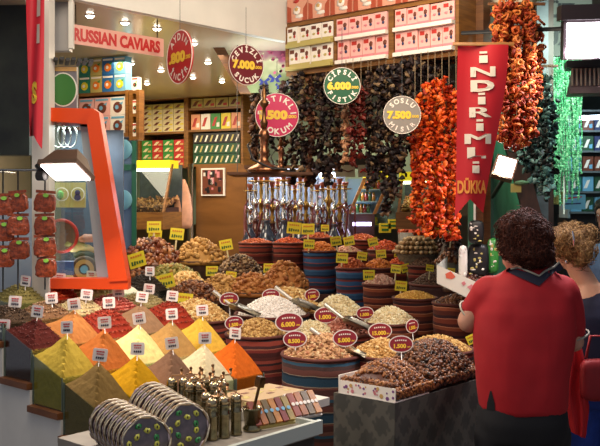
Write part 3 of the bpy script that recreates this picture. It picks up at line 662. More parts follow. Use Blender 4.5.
def bin_(row,k,cname,col,kind='pyr',gr=None,ph=.125,zoff=0):
    z,u=steps[row]; v=v0+SB*(k+(row==4)); b=UV(u,v,z)
    a,w=SA-.008,SB-.006       # length along A, width along B
    hb,hf=(.205,.135) if row<3 else (.09,.075)
    hb+=zoff; hf+=zoff
    rn={0:'front row',1:'second row',2:'third row',3:'fourth row',4:'back row'}[row]
    t=empty('spice_bin',b,'glass bin of %s, %s, %s from the left'%(cname,rn,ORD[k]),'bin','glass spice bins',rz=YAW)
    # panels: local x along A (towards street), y along B
    for sy,nm in ((-1,'side_pane'),(1,'side_pane')):
        m=MB(); m.add([[-a/2,sy*w/2,0],[a/2,sy*w/2,0],[a/2,sy*w/2,hf],[-a/2,sy*w/2,hb],[-a/2,sy*(w/2-.003),0],[a/2,sy*(w/2-.003),0],[a/2,sy*(w/2-.003),hf],[-a/2,sy*(w/2-.003),hb]],[[0,1,2,3],[4,7,6,5],[3,2,6,7],[0,3,7,4],[1,5,6,2]]); m.build(nm,GL,(0,0,0),0,t)
    m=MB(); m.box((a/2-.0015,0,hf/2),(.003,w-.006,hf)); m.build('front_pane',GL,(0,0,0),0,t)
    m=MB(); m.box((-a/2+.0015,0,hb/2),(.003,w-.006,hb)); m.build('back_pane',GL,(0,0,0),0,t)
    EM=mat('bin_edge','586458',.3)
    for sx,hh in ((1,hf),(-1,hb)):
        for sy in (-1,1): MB().box((sx*(a/2-.002),sy*(w/2-.002),hh/2),(.005,.005,hh)).build('corner_strip',EM,(0,0,0),0,t)
    # contents
    x0,y0=a/2-.005,w/2-.005; m=MB(); n=14
    G=[]; 
    for i in range(n+1):
        for j in range(n+1):
            x=-x0+2*x0*i/n; y=-y0+2*y0*j/n; r=hb+(hf-hb)*(i/n)-.006
            q=1-max(abs(x)/x0,abs(y)/y0)
            if kind=='pyr': hgt=(ph*q)*(1-.0*q)
            elif kind=='dome': hgt=ph*(1-(1-q)**1.7)
            else: hgt=ph*(1-(1-q)**2.5)
            if i==n//2 or 1: r2=hb+(hf-hb)*.5-.006; r=r*(1-q)+r2*q
            G.append((x,y,r+hgt+(RNG.normal()*.0012 if q>0 else 0)))
    N=n+1; f=[[i*N+j,(i+1)*N+j,(i+1)*N+j+1,i*N+j+1] for i in range(n) for j in range(n)]
    m.add(G,f,0,.5,smooth=(kind!='pyr'))
    low=[(x,y,.004) for x,y,_ in G]
    per=[(i,0) for i in range(n)]+[(n,j) for j in range(n)]+[(n-i,n) for i in range(n)]+[(0,n-j) for j in range(n)]
    pv=[G[i*N+j] for i,j in per]+[(G[i*N+j][0],G[i*N+j][1],.004) for i,j in per]; L=len(per)
    m.add(pv,[[i+L,(i+1)%L+L,(i+1)%L,i] for i in range(L)],0,.5)
    mm=[powder(cname.replace(' ','_'),col)]
    if gr:
        cols,sz,asp,num=gr
        pts=[]
        for _ in range(num):
            i,j=RNG.uniform(0,n,2); g_=G[int(round(i))*N+int(round(j))]; pts.append((-x0*.97+2*x0*.97*i/n,-y0*.97+2*y0*.97*j/n,g_[2]+RNG.uniform(-.002,.004)))
        m.grains(pts,sz,asp,1,lv=0 if sz<.005 else 1); mm.append(grain('gr_'+cname.replace(' ','_'),cols))
    o=m.build('spice_heap',mm,b,YAW); tag(o,'%s %s in the %s of the stepped stand'%('peaked heap of' if kind=='pyr' else 'mound of',cname,rn),'spice heap','spice heaps',kind='stuff')
    top=hb/2+hf/2+ph-.006
    return b+Vector((0,0,top))
rows={0:[('olive brown ground spice','7a6238'),('mustard yellow powder','c09018'),('grey brown ground spice','7a5c48'),('pale cream powder','d8c8a0'),('bright orange powder','c8601c')],
1:[('greenish yellow ground spice','a89038'),('orange brown powder','a8602c'),('light yellow powder','e4d48c'),('tan ground spice','a8824c'),('golden yellow powder','d0a840')],
2:[('dark maroon ground sumac','421814'),('light brown powder','a06838'),('crushed red pepper','8c3022'),('beige brown ground spice','8c6c50'),('bright red pepper flakes','943222')]}
for r_,L in rows.items():
    for k,(nm,col) in enumerate(L):
        if r_==2 and k in (2,4): top=bin_(r_,k,nm,col,'dome',(['702018','983828','b45c40'],.004,(1.3,1,.4),1500),.09)
        elif r_==2 and k==0: top=bin_(r_,k,nm,col,'pyr',(['3a1210','5c2420','6a3028'],.003,(1,1,.6),900),.085)
        else: top=bin_(r_,k,nm,col,'pyr',None,.125 if r_<2 else .1)
        q=top+UV(.012,-.004,.0)
        put_white(q+Vector((0,0,.012)),'white price tag stuck in the '+nm,.92)
back={3:[('dark brown seeds','3a2c20',['2a2018','4a3828','5c4838']),('speckled brown seeds','6a4c34',['4a3020','8a6848','a88868']),('pale beige seeds','b09c70',['a08a60','c8b488','d8c8a0']),('rose red pepper seeds','983c30',['8c3428','b45448','c87868']),('olive tan seeds','8c7c50',['7a6a40','a09060','b8a878'])],
4:[('olive green dried herb','7a7040',['6a6438','8c8048','a09860']),('red dried peppers','8c2410',['7c1c0c','a83418','c84c20']),('pistachio kernels','a89858',['98904c','b8a868','d0c48c']),('white coconut powder','e0dcc0',None),('black seeds','2a221c',['1c1814','302820','40362c'])]}
for r_,L in back.items():
    for k,(nm,col,gc) in enumerate(L):
        big=.006 if 'kernel' in nm or 'pepper' in nm else .0042
        top=bin_(r_,k,nm,col,'dome' if nm!='white coconut powder' else 'pyr',(gc,big,(1.3,1,.7),1100) if gc else None,.06 if r_==3 else .075,zoff=.0)
        put_white(top+Vector((0,0,.02))+UV(.05,0,-.015),'white price tag stuck in the '+nm,.9)
put_white(UV(steps[3][1]+.09,v0-.08,1.03)+Vector((0,0,.01)),'white price tag at the outer left end of the fourth row',1.0)
put_white(UV(steps[4][1]-.05,v0+SB*3.4,1.12)+Vector((0,0,.01)),'white price tag against the foot of the orange frame',1.0)
# ================================================================ CENTRE STALL
_k=[(225,7.35),(240,7.15),(250,6.9),(268,6.4),(283,6.0),(298,5.6),(312,5.2),(333,4.75),(352,4.4),(372,4.05),(400,3.7)]
def dpy(py): return float(np.interp(py,[a for a,_ in _k],[b for _,b in _k]))
TE=[(3.79,.5),(4.22,.62),(4.62,.75),(5.2,.88)]
def tier(v):
    z=0
    for e,h in TE:
        if v>=e: z=h
    return z
ds=empty('display_stand',UV(-3.9,4.9,0),'stepped display stand under the striped sacks in the middle of the stall','stand')
vv=[e for e,_ in TE]+[5.8]
for i,(e,h) in enumerate(TE):
    u0_,u1_=[(-4.15,-2.3),(-5.0,-2.75),(-5.3,-3.0),(-5.3,-3.2)][i]
    q=UV((u0_+u1_)/2,(e+vv[i+1])/2,h/2)-Vector((ds.location.x,ds.location.y,0))
    MB().box((0,0,0),(u1_-u0_,vv[i+1]-e,h-.002)).build('step',mat('dark_red_cloth','3c1814',.85,noise=.3,nscale=8),q,YAW,ds)
KT=kilim('kilim_teal',[('4a2622',3),('6a3a30',1),('8a7a68',.5),('1c3c50',4),('0e2434',1),('8a7a68',.4),('5a3028',3),('3c2420',2),('24485c',1.5),('6a4438',2)],.17)
KR=kilim('kilim_red',[('42120e',3),('6e2018',2),('9a6048',.5),('3a1210',2),('7a2c1e',3),('2a1418',1.5),('8a3a2c',2),('501a14',2)],.13)
KB=kilim('kilim_blue',[('28507c',3),('3a6894',1.4),('74404c',1),('5a2028',2),('1e3858',2.4),('8a4a4c',.7),('2c5484',3),('6a2c30',1.4),('182840',1.2)],.15)
KN=kilim('kilim_rust',[('5a2418',3),('8a4428',2),('b87a58',.5),('4a1c18',2),('7a3420',3),('a8684c',.6),('34161a',2)],.11)
def sack(px,py,wpx,d,style,label,base=None,taper=.86):
    c=P(px,py,d); R=wpx/2/F*d; v=c.x*B.x+c.y*B.y
    zb=tier(v) if base is None else base; H=c.z-zb
    t=empty('striped_sack',Vector((c.x,c.y,zb)),label,'sack','striped cloth sacks')
    m=MB(); n=40; rows=10
    pr=[(0,0),(R*taper,0)]+[(R*(taper+(1-taper)*min(1,k/rows*1.5))*(1+.012*math.sin(k*2.1)),H*k/rows) for k in range(1,rows+1)]+[(R*.96,H-.004),(R*.93,H-.04),(0,H-.04)]
    m.lathe(pr,n,wob=.006); m.build('cloth_body',style,(0,0,0),0,t)
    m=MB(); m.tube([(R*math.cos(a),R*math.sin(a),H+.001*math.sin(5*a)) for a in [2*PI*k/36 for k in range(36)]],.009,8,closed=True); m.build('rolled_rim',mat('rim_cloth','5a2a22',.85),(0,0,0),0,t)
    return c,R
def dome(m,R,h,p=1.8,n=28,rows=7,sx=1,sy=1,base=-.02):
    pr=[(R*math.sin(PI/2*(1-k/rows)),h*(1-(math.sin(PI/2*(1-k/rows)))**p)) for k in range(rows+1)]
    m.lathe([(0,base),(R,base)]+pr,n,wob=.01,sx=sx,sy=sy)
def heap(c,R,h,gm,sz,asp,label,name,n=None,p=1.8,sx=1,sy=1,rz=0,lv=1,group='heaps of nuts and dried fruit',flat=False,cat=None):
    m=MB(); dome(m,R*.97,h,p,sx=sx,sy=sy)
    m.ch=[(a,b,c_,np.full(len(a),.35),e) for a,b,c_,_,e in m.ch]
    if n is None: n=int(min(1700,1.5*PI*R*R*sx*sy/(sz*sz*asp[0]*asp[1])/1.6))
    r=np.sqrt(RNG.random(n)); a=RNG.random(n)*2*PI
    z=h*(1-r**p)+RNG.uniform(-.2,.6,n)*sz
    pts=np.stack([R*.97*r*np.cos(a)*sx,R*.97*r*np.sin(a)*sy,z],1)
    m.grains(pts,sz,asp,0,lv=lv,flat=flat)
    o=m.build(name,gm,c,rz)
    return tag(o,label,cat or name.split('_')[-1],group,'stuff')
GM=dict(
 mixed=grain('mixed_nuts',['6a4424','a87850','c8a070','b87858','e0c898']),
 peanut=grain('golden_nuts',['8c6430','a8804a','c09858','d0ac6c']),
 pale=grain('pale_seeds',['b8a070','d8c498','e4d8b0','ece4c8']),
 white=grain('sugared',['d0c8c0','ece4dc','f4f0ea']),
 cashew=grain('cashew',['b08040','cca060','dcb878','e8d098']),
 rose=grain('rose_almond',['7a3828','9c5844','b47864','c8907c']),
 tan=grain('tan_nuts',['8c6030','b88848','d0a868','dcc088']),
 yellow=grain('corn_nuts',['c08a30','d8a448','e8bc60']),
 orange=grain('orange_fruit',['944818','b86420','cc7c30','c07028']),
 rust=grain('rust_fruit',['803018','a84c24','c06838']),
 redor=grain('red_orange',['8c2c10','b84418','cc6024']),
 pink=grain('pinkish_nuts',['a06858','c89888','d8b8a0','b88070']),
 dark=grain('dark_fruit',['1a0e0c','3a1c14','5a3020','7c4a34'],.35,.5),
 brown=grain('brown_fruit',['2c1610','5a301c','7a4828','96623c'],.45),
 date=grain('date_skin',['3a180e','6a301a','8c4c28','b07848'],.35,.5),
 hazel=grain('hazelnut',['2a1a14','4a3020','7a5c40','a88c68'],.5),
 apricot=grain('apricot',['7c4420','a06430','b47c44','945428']),
 fig=grain('fig',['7a5428','a87c40','c89c5c','8c6434']),
 small=grain('brown_seeds',['30201a','54382a','745844']),
 green=grain('greenish',['5a5a28','7c7838','9a8c50','a87c40']))
I0=[ # px,py,w,d,h(px),contents,(size,aspect),style,base,sack label,heap label,name
(322,354,80,4.38,20,'mixed',(.0085,(1.5,1,.7)),KT,0,'large teal and brown striped sack in front, beside the tray of figs','heap of mixed nuts in the large teal striped sack','mixed_nuts'),
(257,334,62,4.8,15,'peanut',(.008,(1.4,1,.8)),KR,0,'dark red striped sack standing behind the orange spice','heap of golden nuts in the front red striped sack','golden_nuts'),
(312,335,56,4.8,14,'pale',(.007,(1.6,.9,.4)),KR,None,'striped sack with pale seeds behind the large teal sack','heap of pale seeds behind the mixed nuts','pale_seeds'),
(272,314,74,5.15,18,'white',(.006,(1.4,1,.8)),mat('navy_cloth','141c3a',.7,noise=.2),None,'dark navy sack under the white sugared nuts','heap of white sugared nuts with a metal scoop','sugared_nuts'),
(196,319,74,5.05,19,'cashew',(.0095,(1.8,.8,.8)),KR,0,'dark striped sack under the cashew nuts behind the yellow spice','heap of cashew nuts right of the red spices','cashew_nuts'),
(306,312,46,5.3,12,'tan',(.008,(1.4,1,.7)),KR,None,'red striped sack behind the white nuts and pale seeds','heap of tan peanuts right of the white nuts','tan_peanuts'),
(338,314,56,5.25,19,'pale',(.009,(1.5,1,.6)),KR,None,'red striped sack under the pale pistachios','tall heap of pale pistachios in the middle of the stall','pale_pistachios'),
(346,333,56,4.85,15,'rose',(.0085,(1.5,1,.6)),KR,None,'red striped sack under the rose brown almonds','heap of rose brown almonds in the middle of the stall','rose_almonds'),
(390,322,56,5.0,15,'pale',(.0075,(1.6,.8,.5)),KN,None,'rust striped sack under pale pumpkin seeds','heap of pale pumpkin seeds right of the rose brown almonds','pumpkin_seeds'),
(382,354,66,4.42,15,'tan',(.008,(1.4,1,.6)),KR,0,'striped sack behind the tray of figs','heap of tan nuts behind the tray of figs','tan_nuts'),
(437,349,72,4.5,13,'peanut',(.008,(1.4,1,.8)),KR,None,'striped sack between the figs and the woman in red','heap of golden peanuts beside the woman in red','golden_peanuts'),
(415,298,44,5.6,7,'yellow',(.007,(1.2,1,.8)),KN,None,'rust brown striped sack with yellow corn nuts','low heap of yellow corn nuts in the rust striped sack','corn_nuts'),
(320,251,34,6.9,9,'orange',(.010,(1.3,1,.6)),KB,None,'tall blue striped sack with orange dried fruit','heap of orange dried fruit in the tall blue striped sack','orange_fruit'),
(352,268,32,6.4,10,'rust',(.009,(1.3,1,.7)),KB,None,'blue and rose striped sack right of the tall blue one','heap of rust coloured berries in the second blue sack','rust_berries'),
(381,284,36,6.0,9,'pink',(.009,(1.4,1,.6)),KN,None,'rust striped sack with pinkish nuts right of the blue sacks','heap of pinkish nuts behind the corn nuts','pinkish_nuts'),
(379,268,34,6.45,9,'orange',(.009,(1.3,1,.7)),KN,None,'rust striped sack with bright orange apricots','heap of bright orange apricots right of the rust berries','bright_apricots'),
(402,264,30,6.75,7,'redor',(.009,(1.3,1,.7)),KR,None,'red striped sack with red orange fruit under two tags','heap of red orange dried fruit right of the bright apricots','red_orange_fruit'),
(386,250,36,7.05,9,'redor',(.010,(1.3,1,.6)),KR,None,'red striped sack with reddish fruit left of the layered figs','heap of reddish dried fruit left of the layered figs','reddish_fruit'),
(424,266,32,6.6,9,'small',(.007,(1.2,1,.8)),KR,None,'striped sack of dark berries below the layered figs','heap of dark berries below the layered figs','dark_berries'),
(438,284,56,6.0,14,'small',(.006,(1.2,1,.8)),mat('plum_cloth','40201e',.8),None,'plum coloured sack of brown seeds behind the corn nuts','wide heap of dark brown seeds behind the white tray','brown_seeds'),
(256,243,34,7.1,4,'rust',(.009,(1.3,1,.7)),KR,None,'dark red striped sack left of the two by the water pipes','low heap of rust fruit in the leftmost back red sack','rust_fruit'),
(289,243,32,7.0,5,'redor',(.009,(1.3,1,.7)),KR,None,'dark red striped sack directly left of the tall blue one','low heap of red fruit left of the tall blue sack','red_fruit'),
(318,238,30,7.4,5,'rust',(.009,(1.3,1,.7)),KR,None,'red striped sack behind the tall blue one','low heap of rust fruit behind the tall blue sack','rust_apricots'),
(347,252,30,7.0,6,'pink',(.009,(1.3,1,.7)),KR,None,'red striped sack behind the second blue sack','low heap of pinkish fruit behind the rust berries','pinkish_fruit'),
(362,240,34,7.5,6,'rust',(.009,(1.3,1,.7)),KR,None,'red striped sack at the back below the tilted glass cases','low heap of brown red fruit at the back of the stall','brown_red_fruit'),
(458,303,50,5.15,8,'brown',(.009,(1.3,1,.7)),KN,None,'rust striped sack partly hidden by the white cardboard tray','heap of brown fruit under the white cardboard tray','brown_raisins'),
]
HP={}
for px,py,w,d,hp,gk,(sz,asp),sty,base,sl,hl,nm in I0:
    c,R=sack(px,py,w,d,sty,sl,base)
    HP[nm]=(c,R); heap(c+Vector((0,0,-.004)),R*.95,hp/F*d,GM[gk],sz,asp,hl,nm,cat=nm.split('_')[-1])
# trays of dried fruit at left of the stall
TR=mat('tray_cloth','4a3024',.8,noise=.4,nscale=30)
J0=[(151,263,62,6.6,24,'date',(.020,(1.8,.9,.8)),'dates','big heap of glossy brown dates beside the orange frame'),
(200,260,52,6.7,20,'fig',(.022,(1.1,1.1,.6)),'dried_figs','heap of tan dried figs right of the dates'),
(138,281,34,6.25,10,'brown',(.020,(1.3,1,.7)),'brown_fruit','heap of brown dried fruit at the foot of the orange frame'),
(172,280,56,6.2,14,'green',(.018,(1.9,.9,.5)),'greenish_fruit','heap of greenish and brown dried fruit below the dates'),
(186,284,36,6.0,12,'cashew',(.012,(1.3,1,.8)),'beige_nuts','small heap of beige nuts in front of the greenish fruit'),
(240,279,52,6.3,24,'hazel',(.013,(1.1,1,.9)),'hazelnuts','heap of dark and light hazelnuts left of the red sacks'),
(194,300,58,5.65,19,'brown',(.013,(1.5,1,.7)),'dark_raisins','heap of dark brown raisins behind the cashew nuts'),
(222,291,46,5.8,16,'fig',(.013,(1.5,1,.6)),'tan_fruit','heap of tan dried fruit behind the cashew nuts'),
(252,291,46,5.75,17,'apricot',(.016,(1.2,1.1,.55)),'brown_apricots','heap of orange brown apricots below the hazelnuts'),
(285,286,46,6.0,24,'apricot',(.018,(1.2,1.1,.55)),'orange_apricots','tall heap of orange apricots in front of the red sacks'),
(288,298,50,5.55,10,'tan',(.012,(1.3,1,.7)),'tan_raisins','low heap of tan raisins behind the white nuts'),
]
for px,py,w,d,hp,gk,(sz,asp),nm,hl in J0:
    c=P(px,py,d); R=w/2/F*d; v=c.x*B.x+c.y*B.y; zb=max(tier(v),0)
    m=MB(); H=c.z-zb; m.lathe([(0,0),(R*.9,0),(R,H-.03),(R*1.05,H),(R*1.02,H+.004),(R*.96,H-.015),(0,H-.02)],30)
    tag(m.build('display_tub',TR,Vector((c.x,c.y,zb))),'dark cloth covered tub under the '+hl,'tub','dark tubs').__setitem__('label','dark tub under the '+hl)
    heap(c+Vector((0,0,-.006)),R*1.08,hp/F*d,GM[gk],sz,asp,hl,nm,p=2.0,cat=nm.split('_')[-1])
# layered round pile of figs
c=P(417,253,6.75); R=20/F*6.75
m=MB(); c0b=Vector((c.x,c.y,.88)); m.lathe([(0,0),(R*.9,0),(R,c.z-.88-.02),(R*1.1,c.z-.88),(R*.9,c.z-.88-.005),(0,c.z-.88-.01)],30)
tag(m.build('wicker_basket',mat('basket_grey','6e6454',.8,noise=.4,nscale=50,bump=.6),c0b),'grey brown wicker basket under the layered rings of figs','basket')
for i,(r,z) in enumerate(((1.12,.012),(1.0,.045),(.82,.078),(.6,.105))):
    m=MB(); n=int(26*r)
    for k in range(n):
        a=2*PI*k/n+i*.2; m.ell((R*r*math.cos(a),R*r*math.sin(a),0),(.019,.019,.016),0,lv=1,rnd=random.random())
        m.ell((R*r*.75*math.cos(a+.1),R*r*.75*math.sin(a+.1),.006),(.019,.019,.016),0,lv=1,rnd=random.random())
    if i==3:
        m.ell((0,0,.005),(R*.5,R*.5,.02),0,rnd=.5)
    m.lathe([(R*r*.5,-.012),(R*r,-.012),(R*r,.006),(R*r*.5,.006)],24)
    o=m.build('fig_ring',grain('layer_fig',['5a4428','8c6c44','b0906a','c8b088']),c+Vector((0,0,z)))
    tag(o,'ring of pressed figs, %s layer from the bottom of the round pile'%ORD[i],'figs','rings of figs in the round pile')
for px,py,w,d,hp,gk,nm,hl in ((449,252,30,6.7,22,'dark','dark_figs','heap of dark dried fruit right of the layered figs'),(415,232,34,7.5,10,'redor','red_apricots','heap of red fruit at the foot of the pepper strings'),(448,262,24,6.3,9,'brown','brown_figs','small heap of brown fruit right below the dark dried fruit')):
    c=P(px,py,d); R=w/2/F*d; m=MB(); H=c.z-.88; m.lathe([(0,0),(R*.9,0),(R,H),(R*.96,H-.01),(0,H-.02)],30)
    tag(m.build('display_tub',mat('grey_tub','5c5448',.7,noise=.2),Vector((c.x,c.y,.88))),'grey tub under the '+hl,'tub')
    heap(c+Vector((0,0,-.01)),R,hp/F*d,GM[gk],.016,(1.4,1,.7),hl,nm,cat='dried fruit')
# white cardboard tray with dark dates in front of the woman
q=P(437,282,4.7); wb=empty('cardboard_tray',q,'white cardboard tray with a red mark, held up beside the woman in red','tray',rz=-.35)
m=MB(); m.prism([(-.0,-.005),(.30,-.14),(.30,-.03),(.0,.09)],.004); m.prism([(.045,.045),(.075,.06),(.1,.03),(.08,.018),(.05,.022)],.001,(0,-.005,0),1); m.prism([(.13,-.0),(.145,.01),(.155,-.005),(.14,-.015)],.001,(0,-.005,0),2)
m.prism([(.16,-.02),(.185,-.005),(.195,-.025),(.175,-.035)],.001,(0,-.005,0),2)
m.build('front_panel',[WHITE,mat('mark_red','d06048',.6),PR['rose']],(0,0,0),0,wb)
m=MB(); m.add([[0,0,-.005],[.30,0,-.14],[.30,.3,-.10],[0,.3,.03]],[[0,1,2,3]],0); m.add([[0,0,-.009],[.30,0,-.144],[.30,.3,-.104],[0,.3,.026]],[[3,2,1,0]],0); m.build('bottom_panel',WHITE,(0,0,0),0,wb)
m=MB(); m.add([[0,0,-.005],[0,.3,.03],[0,.3,.12],[0,0,.09]],[[0,1,2,3]],0); m.build('side_panel',WHITE,(0,0,0),0,wb)
c=P(469,288,4.88); heap(c,.12,.10,GM['dark'],.0125,(1.5,1,.7),'heap of dark glossy dates in the white cardboard tray','dark_dates',sx=1.25,cat='dates')
# ---------------------------------------------------------------- damask table and figs
CN=P(395,404,3.7); ucn,vcn=uv(CN); ZT=CN.z
DM,nt,b=newmat('damask_cloth'); tc=nt.nodes.new('ShaderNodeTexCoord'); sp=nt.nodes.new('ShaderNodeSeparateXYZ'); nt.links.new(tc.outputs['Object'],sp.inputs[0])
def mth(op,a,b_=None,c_=None):
    n=nt.nodes.new('ShaderNodeMath'); n.operation=op
    for i,x in enumerate((a,b_,c_)):
        if x is None: continue
        if isinstance(x,(int,float)): n.inputs[i].default_value=x
        else: nt.links.new(x,n.inputs[i])
    return n.outputs[0]
h_=mth('ADD',sp.outputs['X'],sp.outputs['Y']); s1=mth('SINE',mth('MULTIPLY',h_,44.)); s2=mth('SINE',mth('MULTIPLY',sp.outputs['Z'],44.)); pr_=mth('MULTIPLY',s1,s2)
c1=mth('COSINE',mth('MULTIPLY',h_,44.)); c2=mth('COSINE',mth('MULTIPLY',sp.outputs['Z'],44.)); ab=mth('ABSOLUTE',mth('ADD',c1,c2)); 
s3=mth('SINE',mth('MULTIPLY',h_,176.)); s4=mth('SINE',mth('MULTIPLY',sp.outputs['Z'],132.)); md=mth('MULTIPLY',mth('MULTIPLY',s3,s4),.22); tt=mth('ADD',mth('MULTIPLY',ab,.45),md)
r=nt.nodes.new('ShaderNodeValToRGB'); e=r.color_ramp.elements; e[0].position=.25; e[0].color=lin('55524a'); e[1].position=.42; e[1].color=lin('403f3a'); nt.links.new(tt,r.inputs['Fac']); nt.links.new(r.outputs['Color'],b.inputs['Base Color']); b.inputs['Roughness'].default_value=.6
tb_=empty('cloth_covered_table',Vector((CN.x,CN.y,0)),'table covered in grey damask cloth carrying the trays of figs','table',rz=YAW)
# local: x along A (0 at corner, negative to the left), y along B
def cloth_side(p0,p1,nrm,L,nm):
    V=[];n=36
    for k in range(n+1):
        t=k/n
        for z in (ZT-.004,ZT*.66,ZT*.33,.02):
            w=.012*math.sin(t*L*26)*(1-z/ZT)+.006*math.sin(t*L*61)*(1-z/ZT)
            V.append((p0[0]+(p1[0]-p0[0])*t+nrm[0]*w,p0[1]+(p1[1]-p0[1])*t+nrm[1]*w,z))
    f=[[k*4+j,(k+1)*4+j,(k+1)*4+j+1,k*4+j+1] for k in range(n) for j in range(3)]
    m=MB(); m.add(V,f,0,smooth=True); m.build(nm,DM,(0,0,0),0,tb_)
TL,TWd=.33,.74
cloth_side((-TL,0),(0,0),(0,-1),TL,'front_drape'); cloth_side((0,0),(0,TWd),(1,0),TWd,'side_drape')
MB().box((-TL/2-.0,TWd/2,ZT-.008),(TL,TWd,.016)).build('table_top',DM,(0,0,0),0,tb_)
for x in (-TL+.04,-.04):
    for y in (.04,TWd-.04): MB().box((x,y,ZT/2-.01),(.04,.04,ZT-.02)).build('leg',WOODD,(0,0,0),0,tb_)
# figs tray
ft=empty('fig_tray',CN+Vector((0,0,.002)),'flower printed cardboard tray at the corner of the damask table','tray',rz=YAW)
FP=[PR['white'],mat('flower_violet','7a4a80',.5),PR['rose'],PR['tan']]
m=MB(); m.box((-.15,.004,.03),(.30,.005,.06),0)
for k in range(26):
    x,z=random.uniform(-.29,-.01),random.uniform(.01,.05); s=random.uniform(.004,.011); m.prism([(x+s*math.cos(a),z+s*math.sin(a)) for a in [j*PI/3 for j in range(6)]],.001,(0,.001,0),random.choice([1,2,3]))
m.build('printed_front',FP,(0,0,0),0,ft)
MB().box((-.3,.13,.04),(.005,.26,.08)).build('left_panel',PR['white'],(0,0,0),0,ft)
MB().box((-.15,.13,.003),(.3,.26,.005)).build('tray_bottom',PR['white'],(0,0,0),0,ft)
def figs(x0,x1,y0,y1,h,n,sz,label,nm,gm,rows=False):
    m=MB(); G=[];a=16
    def H(s,t): return .02+h*(1-abs(2*s-1)**2.6)*(1-abs(2*t-1)**3.2)
    for i in range(a+1):
        for j in range(a+1): G.append((x0+(x1-x0)*i/a,y0+(y1-y0)*j/a,H(i/a,j/a)))
    N=a+1; m.add(G,[[i*N+j,(i+1)*N+j,(i+1)*N+j+1,i*N+j+1] for i in range(a) for j in range(a)],0,.2,True)
    per=[(i,0) for i in range(a)]+[(a,j) for j in range(a)]+[(a-i,a) for i in range(a)]+[(0,a-j) for j in range(a)]
    pv=[G[i*N+j] for i,j in per]+[(G[i*N+j][0],G[i*N+j][1],.006) for i,j in per]; L=len(per)
    m.add(pv,[[i+L,(i+1)%L+L,(i+1)%L,i] for i in range(L)],0,.2)
    S=RNG.random((n,2))
    if rows: S[:,1]=(np.round(S[:,1]*7)+RNG.uniform(-.28,.28,n))/7; S[:,1]=np.clip(S[:,1]+.05*np.sin(S[:,0]*3),0.01,.99)
    pts=np.array([(x0+(x1-x0)*s,y0+(y1-y0)*t,H(s,t)+RNG.uniform(-.3,.5)*sz) for s,t in S]); m.grains(pts,sz,(1.15,1,.7),0)
    pe=[]
    for _ in range(n//5):
        s=RNG.random(); pe.append((x1,y0+(y1-y0)*s,RNG.uniform(.01,.04)) if RNG.random()<.65 else (x0+(x1-x0)*s,y0,RNG.uniform(.05,.07)))
    m.grains(pe,sz,(1.1,1,.8),0)
    o=m.build(nm,gm,CN+Vector((0,0,.008)),YAW); return tag(o,label,'figs',kind='stuff')
FB=grain('fig_strings',['2a120a','5a2c14','8a5028','a8703c','6a3818'],.35,.5)
figs(-.295,-.005,.012,.30,.11,2100,.0098,'long strings of glossy brown figs in the flower printed tray','fig_strings',FB,True)
figs(-.33,-.01,.31,.74,.15,2100,.0105,'heap of darker brown figs on the damask table beside the woman','dark_fig_heap',grain('fig_dark',['1a0c08','3e2010','6a3c20','8a5a34'],.35,.5))
# ---------------------------------------------------------------- scoops
def scoop(p,rz,label,pitch=.25):
    t=empty('metal_scoop',p,label,'scoop','metal scoops',R=Matrix.Rotation(rz,4,'Z')@Matrix.Rotation(pitch,4,'Y'))
    V=[];n=9;L=.17
    for i in range(8):
        x=L*i/7; 
        for k in range(n):
            a=PI+PI*k/(n-1); w=.042*(1-.15*i/7); dz=.03*(i/7)**2 if k in (0,n-1) else 0
            V.append((x,w*math.cos(a),.03+w*math.sin(a)*.8-dz*.6))
    m=MB(); f=[[i*n+k,(i+1)*n+k,(i+1)*n+k+1,i*n+k+1] for i in range(7) for k in range(n-1)]; m.add(V,f,0,smooth=True); V2=np.array(V); V2[:,2]-=.002; m.add(V2,[q[::-1] for q in f],0,smooth=True)
    m.add([V[k] for k in range(n)],[list(range(n))],0); m.build('bowl',mat('scoop_steel','a09a8c',.3,1),(0,0,0),0,t)
    m=MB(); m.tube([(0,0,.012),(-.03,0,.02),(-.14,0,.055)],[.007,.010,.012],10); m.build('handle',mat('scoop_handle','ccc8c0',.35,.6),(0,0,0),0,t)
for px,py,d,rz,lb in ((232,308,4.98,-.45,'metal scoop with pale handle in the white nuts, left side'),(294,303,5.18,-.45,'metal scoop lying between the white nuts and tan peanuts'),(345,322,4.76,-.5,'metal scoop between the rose almonds and pumpkin seeds'),(334,348,4.34,-.35,'metal scoop stuck in the mixed nuts of the teal sack')):
    scoop(P(px,py,d),rz,lb)
# ---------------------------------------------------------------- price tags
def put_tag(proto,px,py,d,s,label,group,lean=0,yaw=0):
    loc=P(px,py,d)
    if 'used' not in proto: o=proto; proto['used']=1
    else: o=dup(proto,loc)
    o.location=loc; o.scale=(s,s,s); o.rotation_euler=(-.12,lean,yaw); o['label']=label; o['group']=group
def tag_yellow():
    t=empty('yellow_price_tag',(0,0,0),'x','price tag'); m=MB(); m.box((0,0,0),(.115,.003,.095),0); m.build('card',YEL,(0,0,0),0,t)
    s=MB()
    for i in range(5): s.box((-.034+i*.017,-.003,.024),(.012,.002,.012),0,R=Matrix.Rotation(.15,3,'Y').to_4x4())
    for i in range(5): s.box((-.036+i*.018,-.003,-.018),(.012,.002,.026 if i<2 else .018),1,R=Matrix.Rotation(.2*(i%2),3,'Y').to_4x4())
    s.build('writing',[mat('orange_ink','c87828',.6),mat('green_ink','2c5a28',.6)],(0,0,0),0,t)
    k=MB(); k.box((0,.003,-.09),(.014,.003,.16)); k.build('stick',mat('tag_stick','d8ccA0',.6),(0,0,0),0,t); return t
TY=tag_yellow(); TYs=tag_yellow(); 
for c in list(TYs.children): bpy.data.objects.remove(c)
bpy.data.objects.remove(TYs)
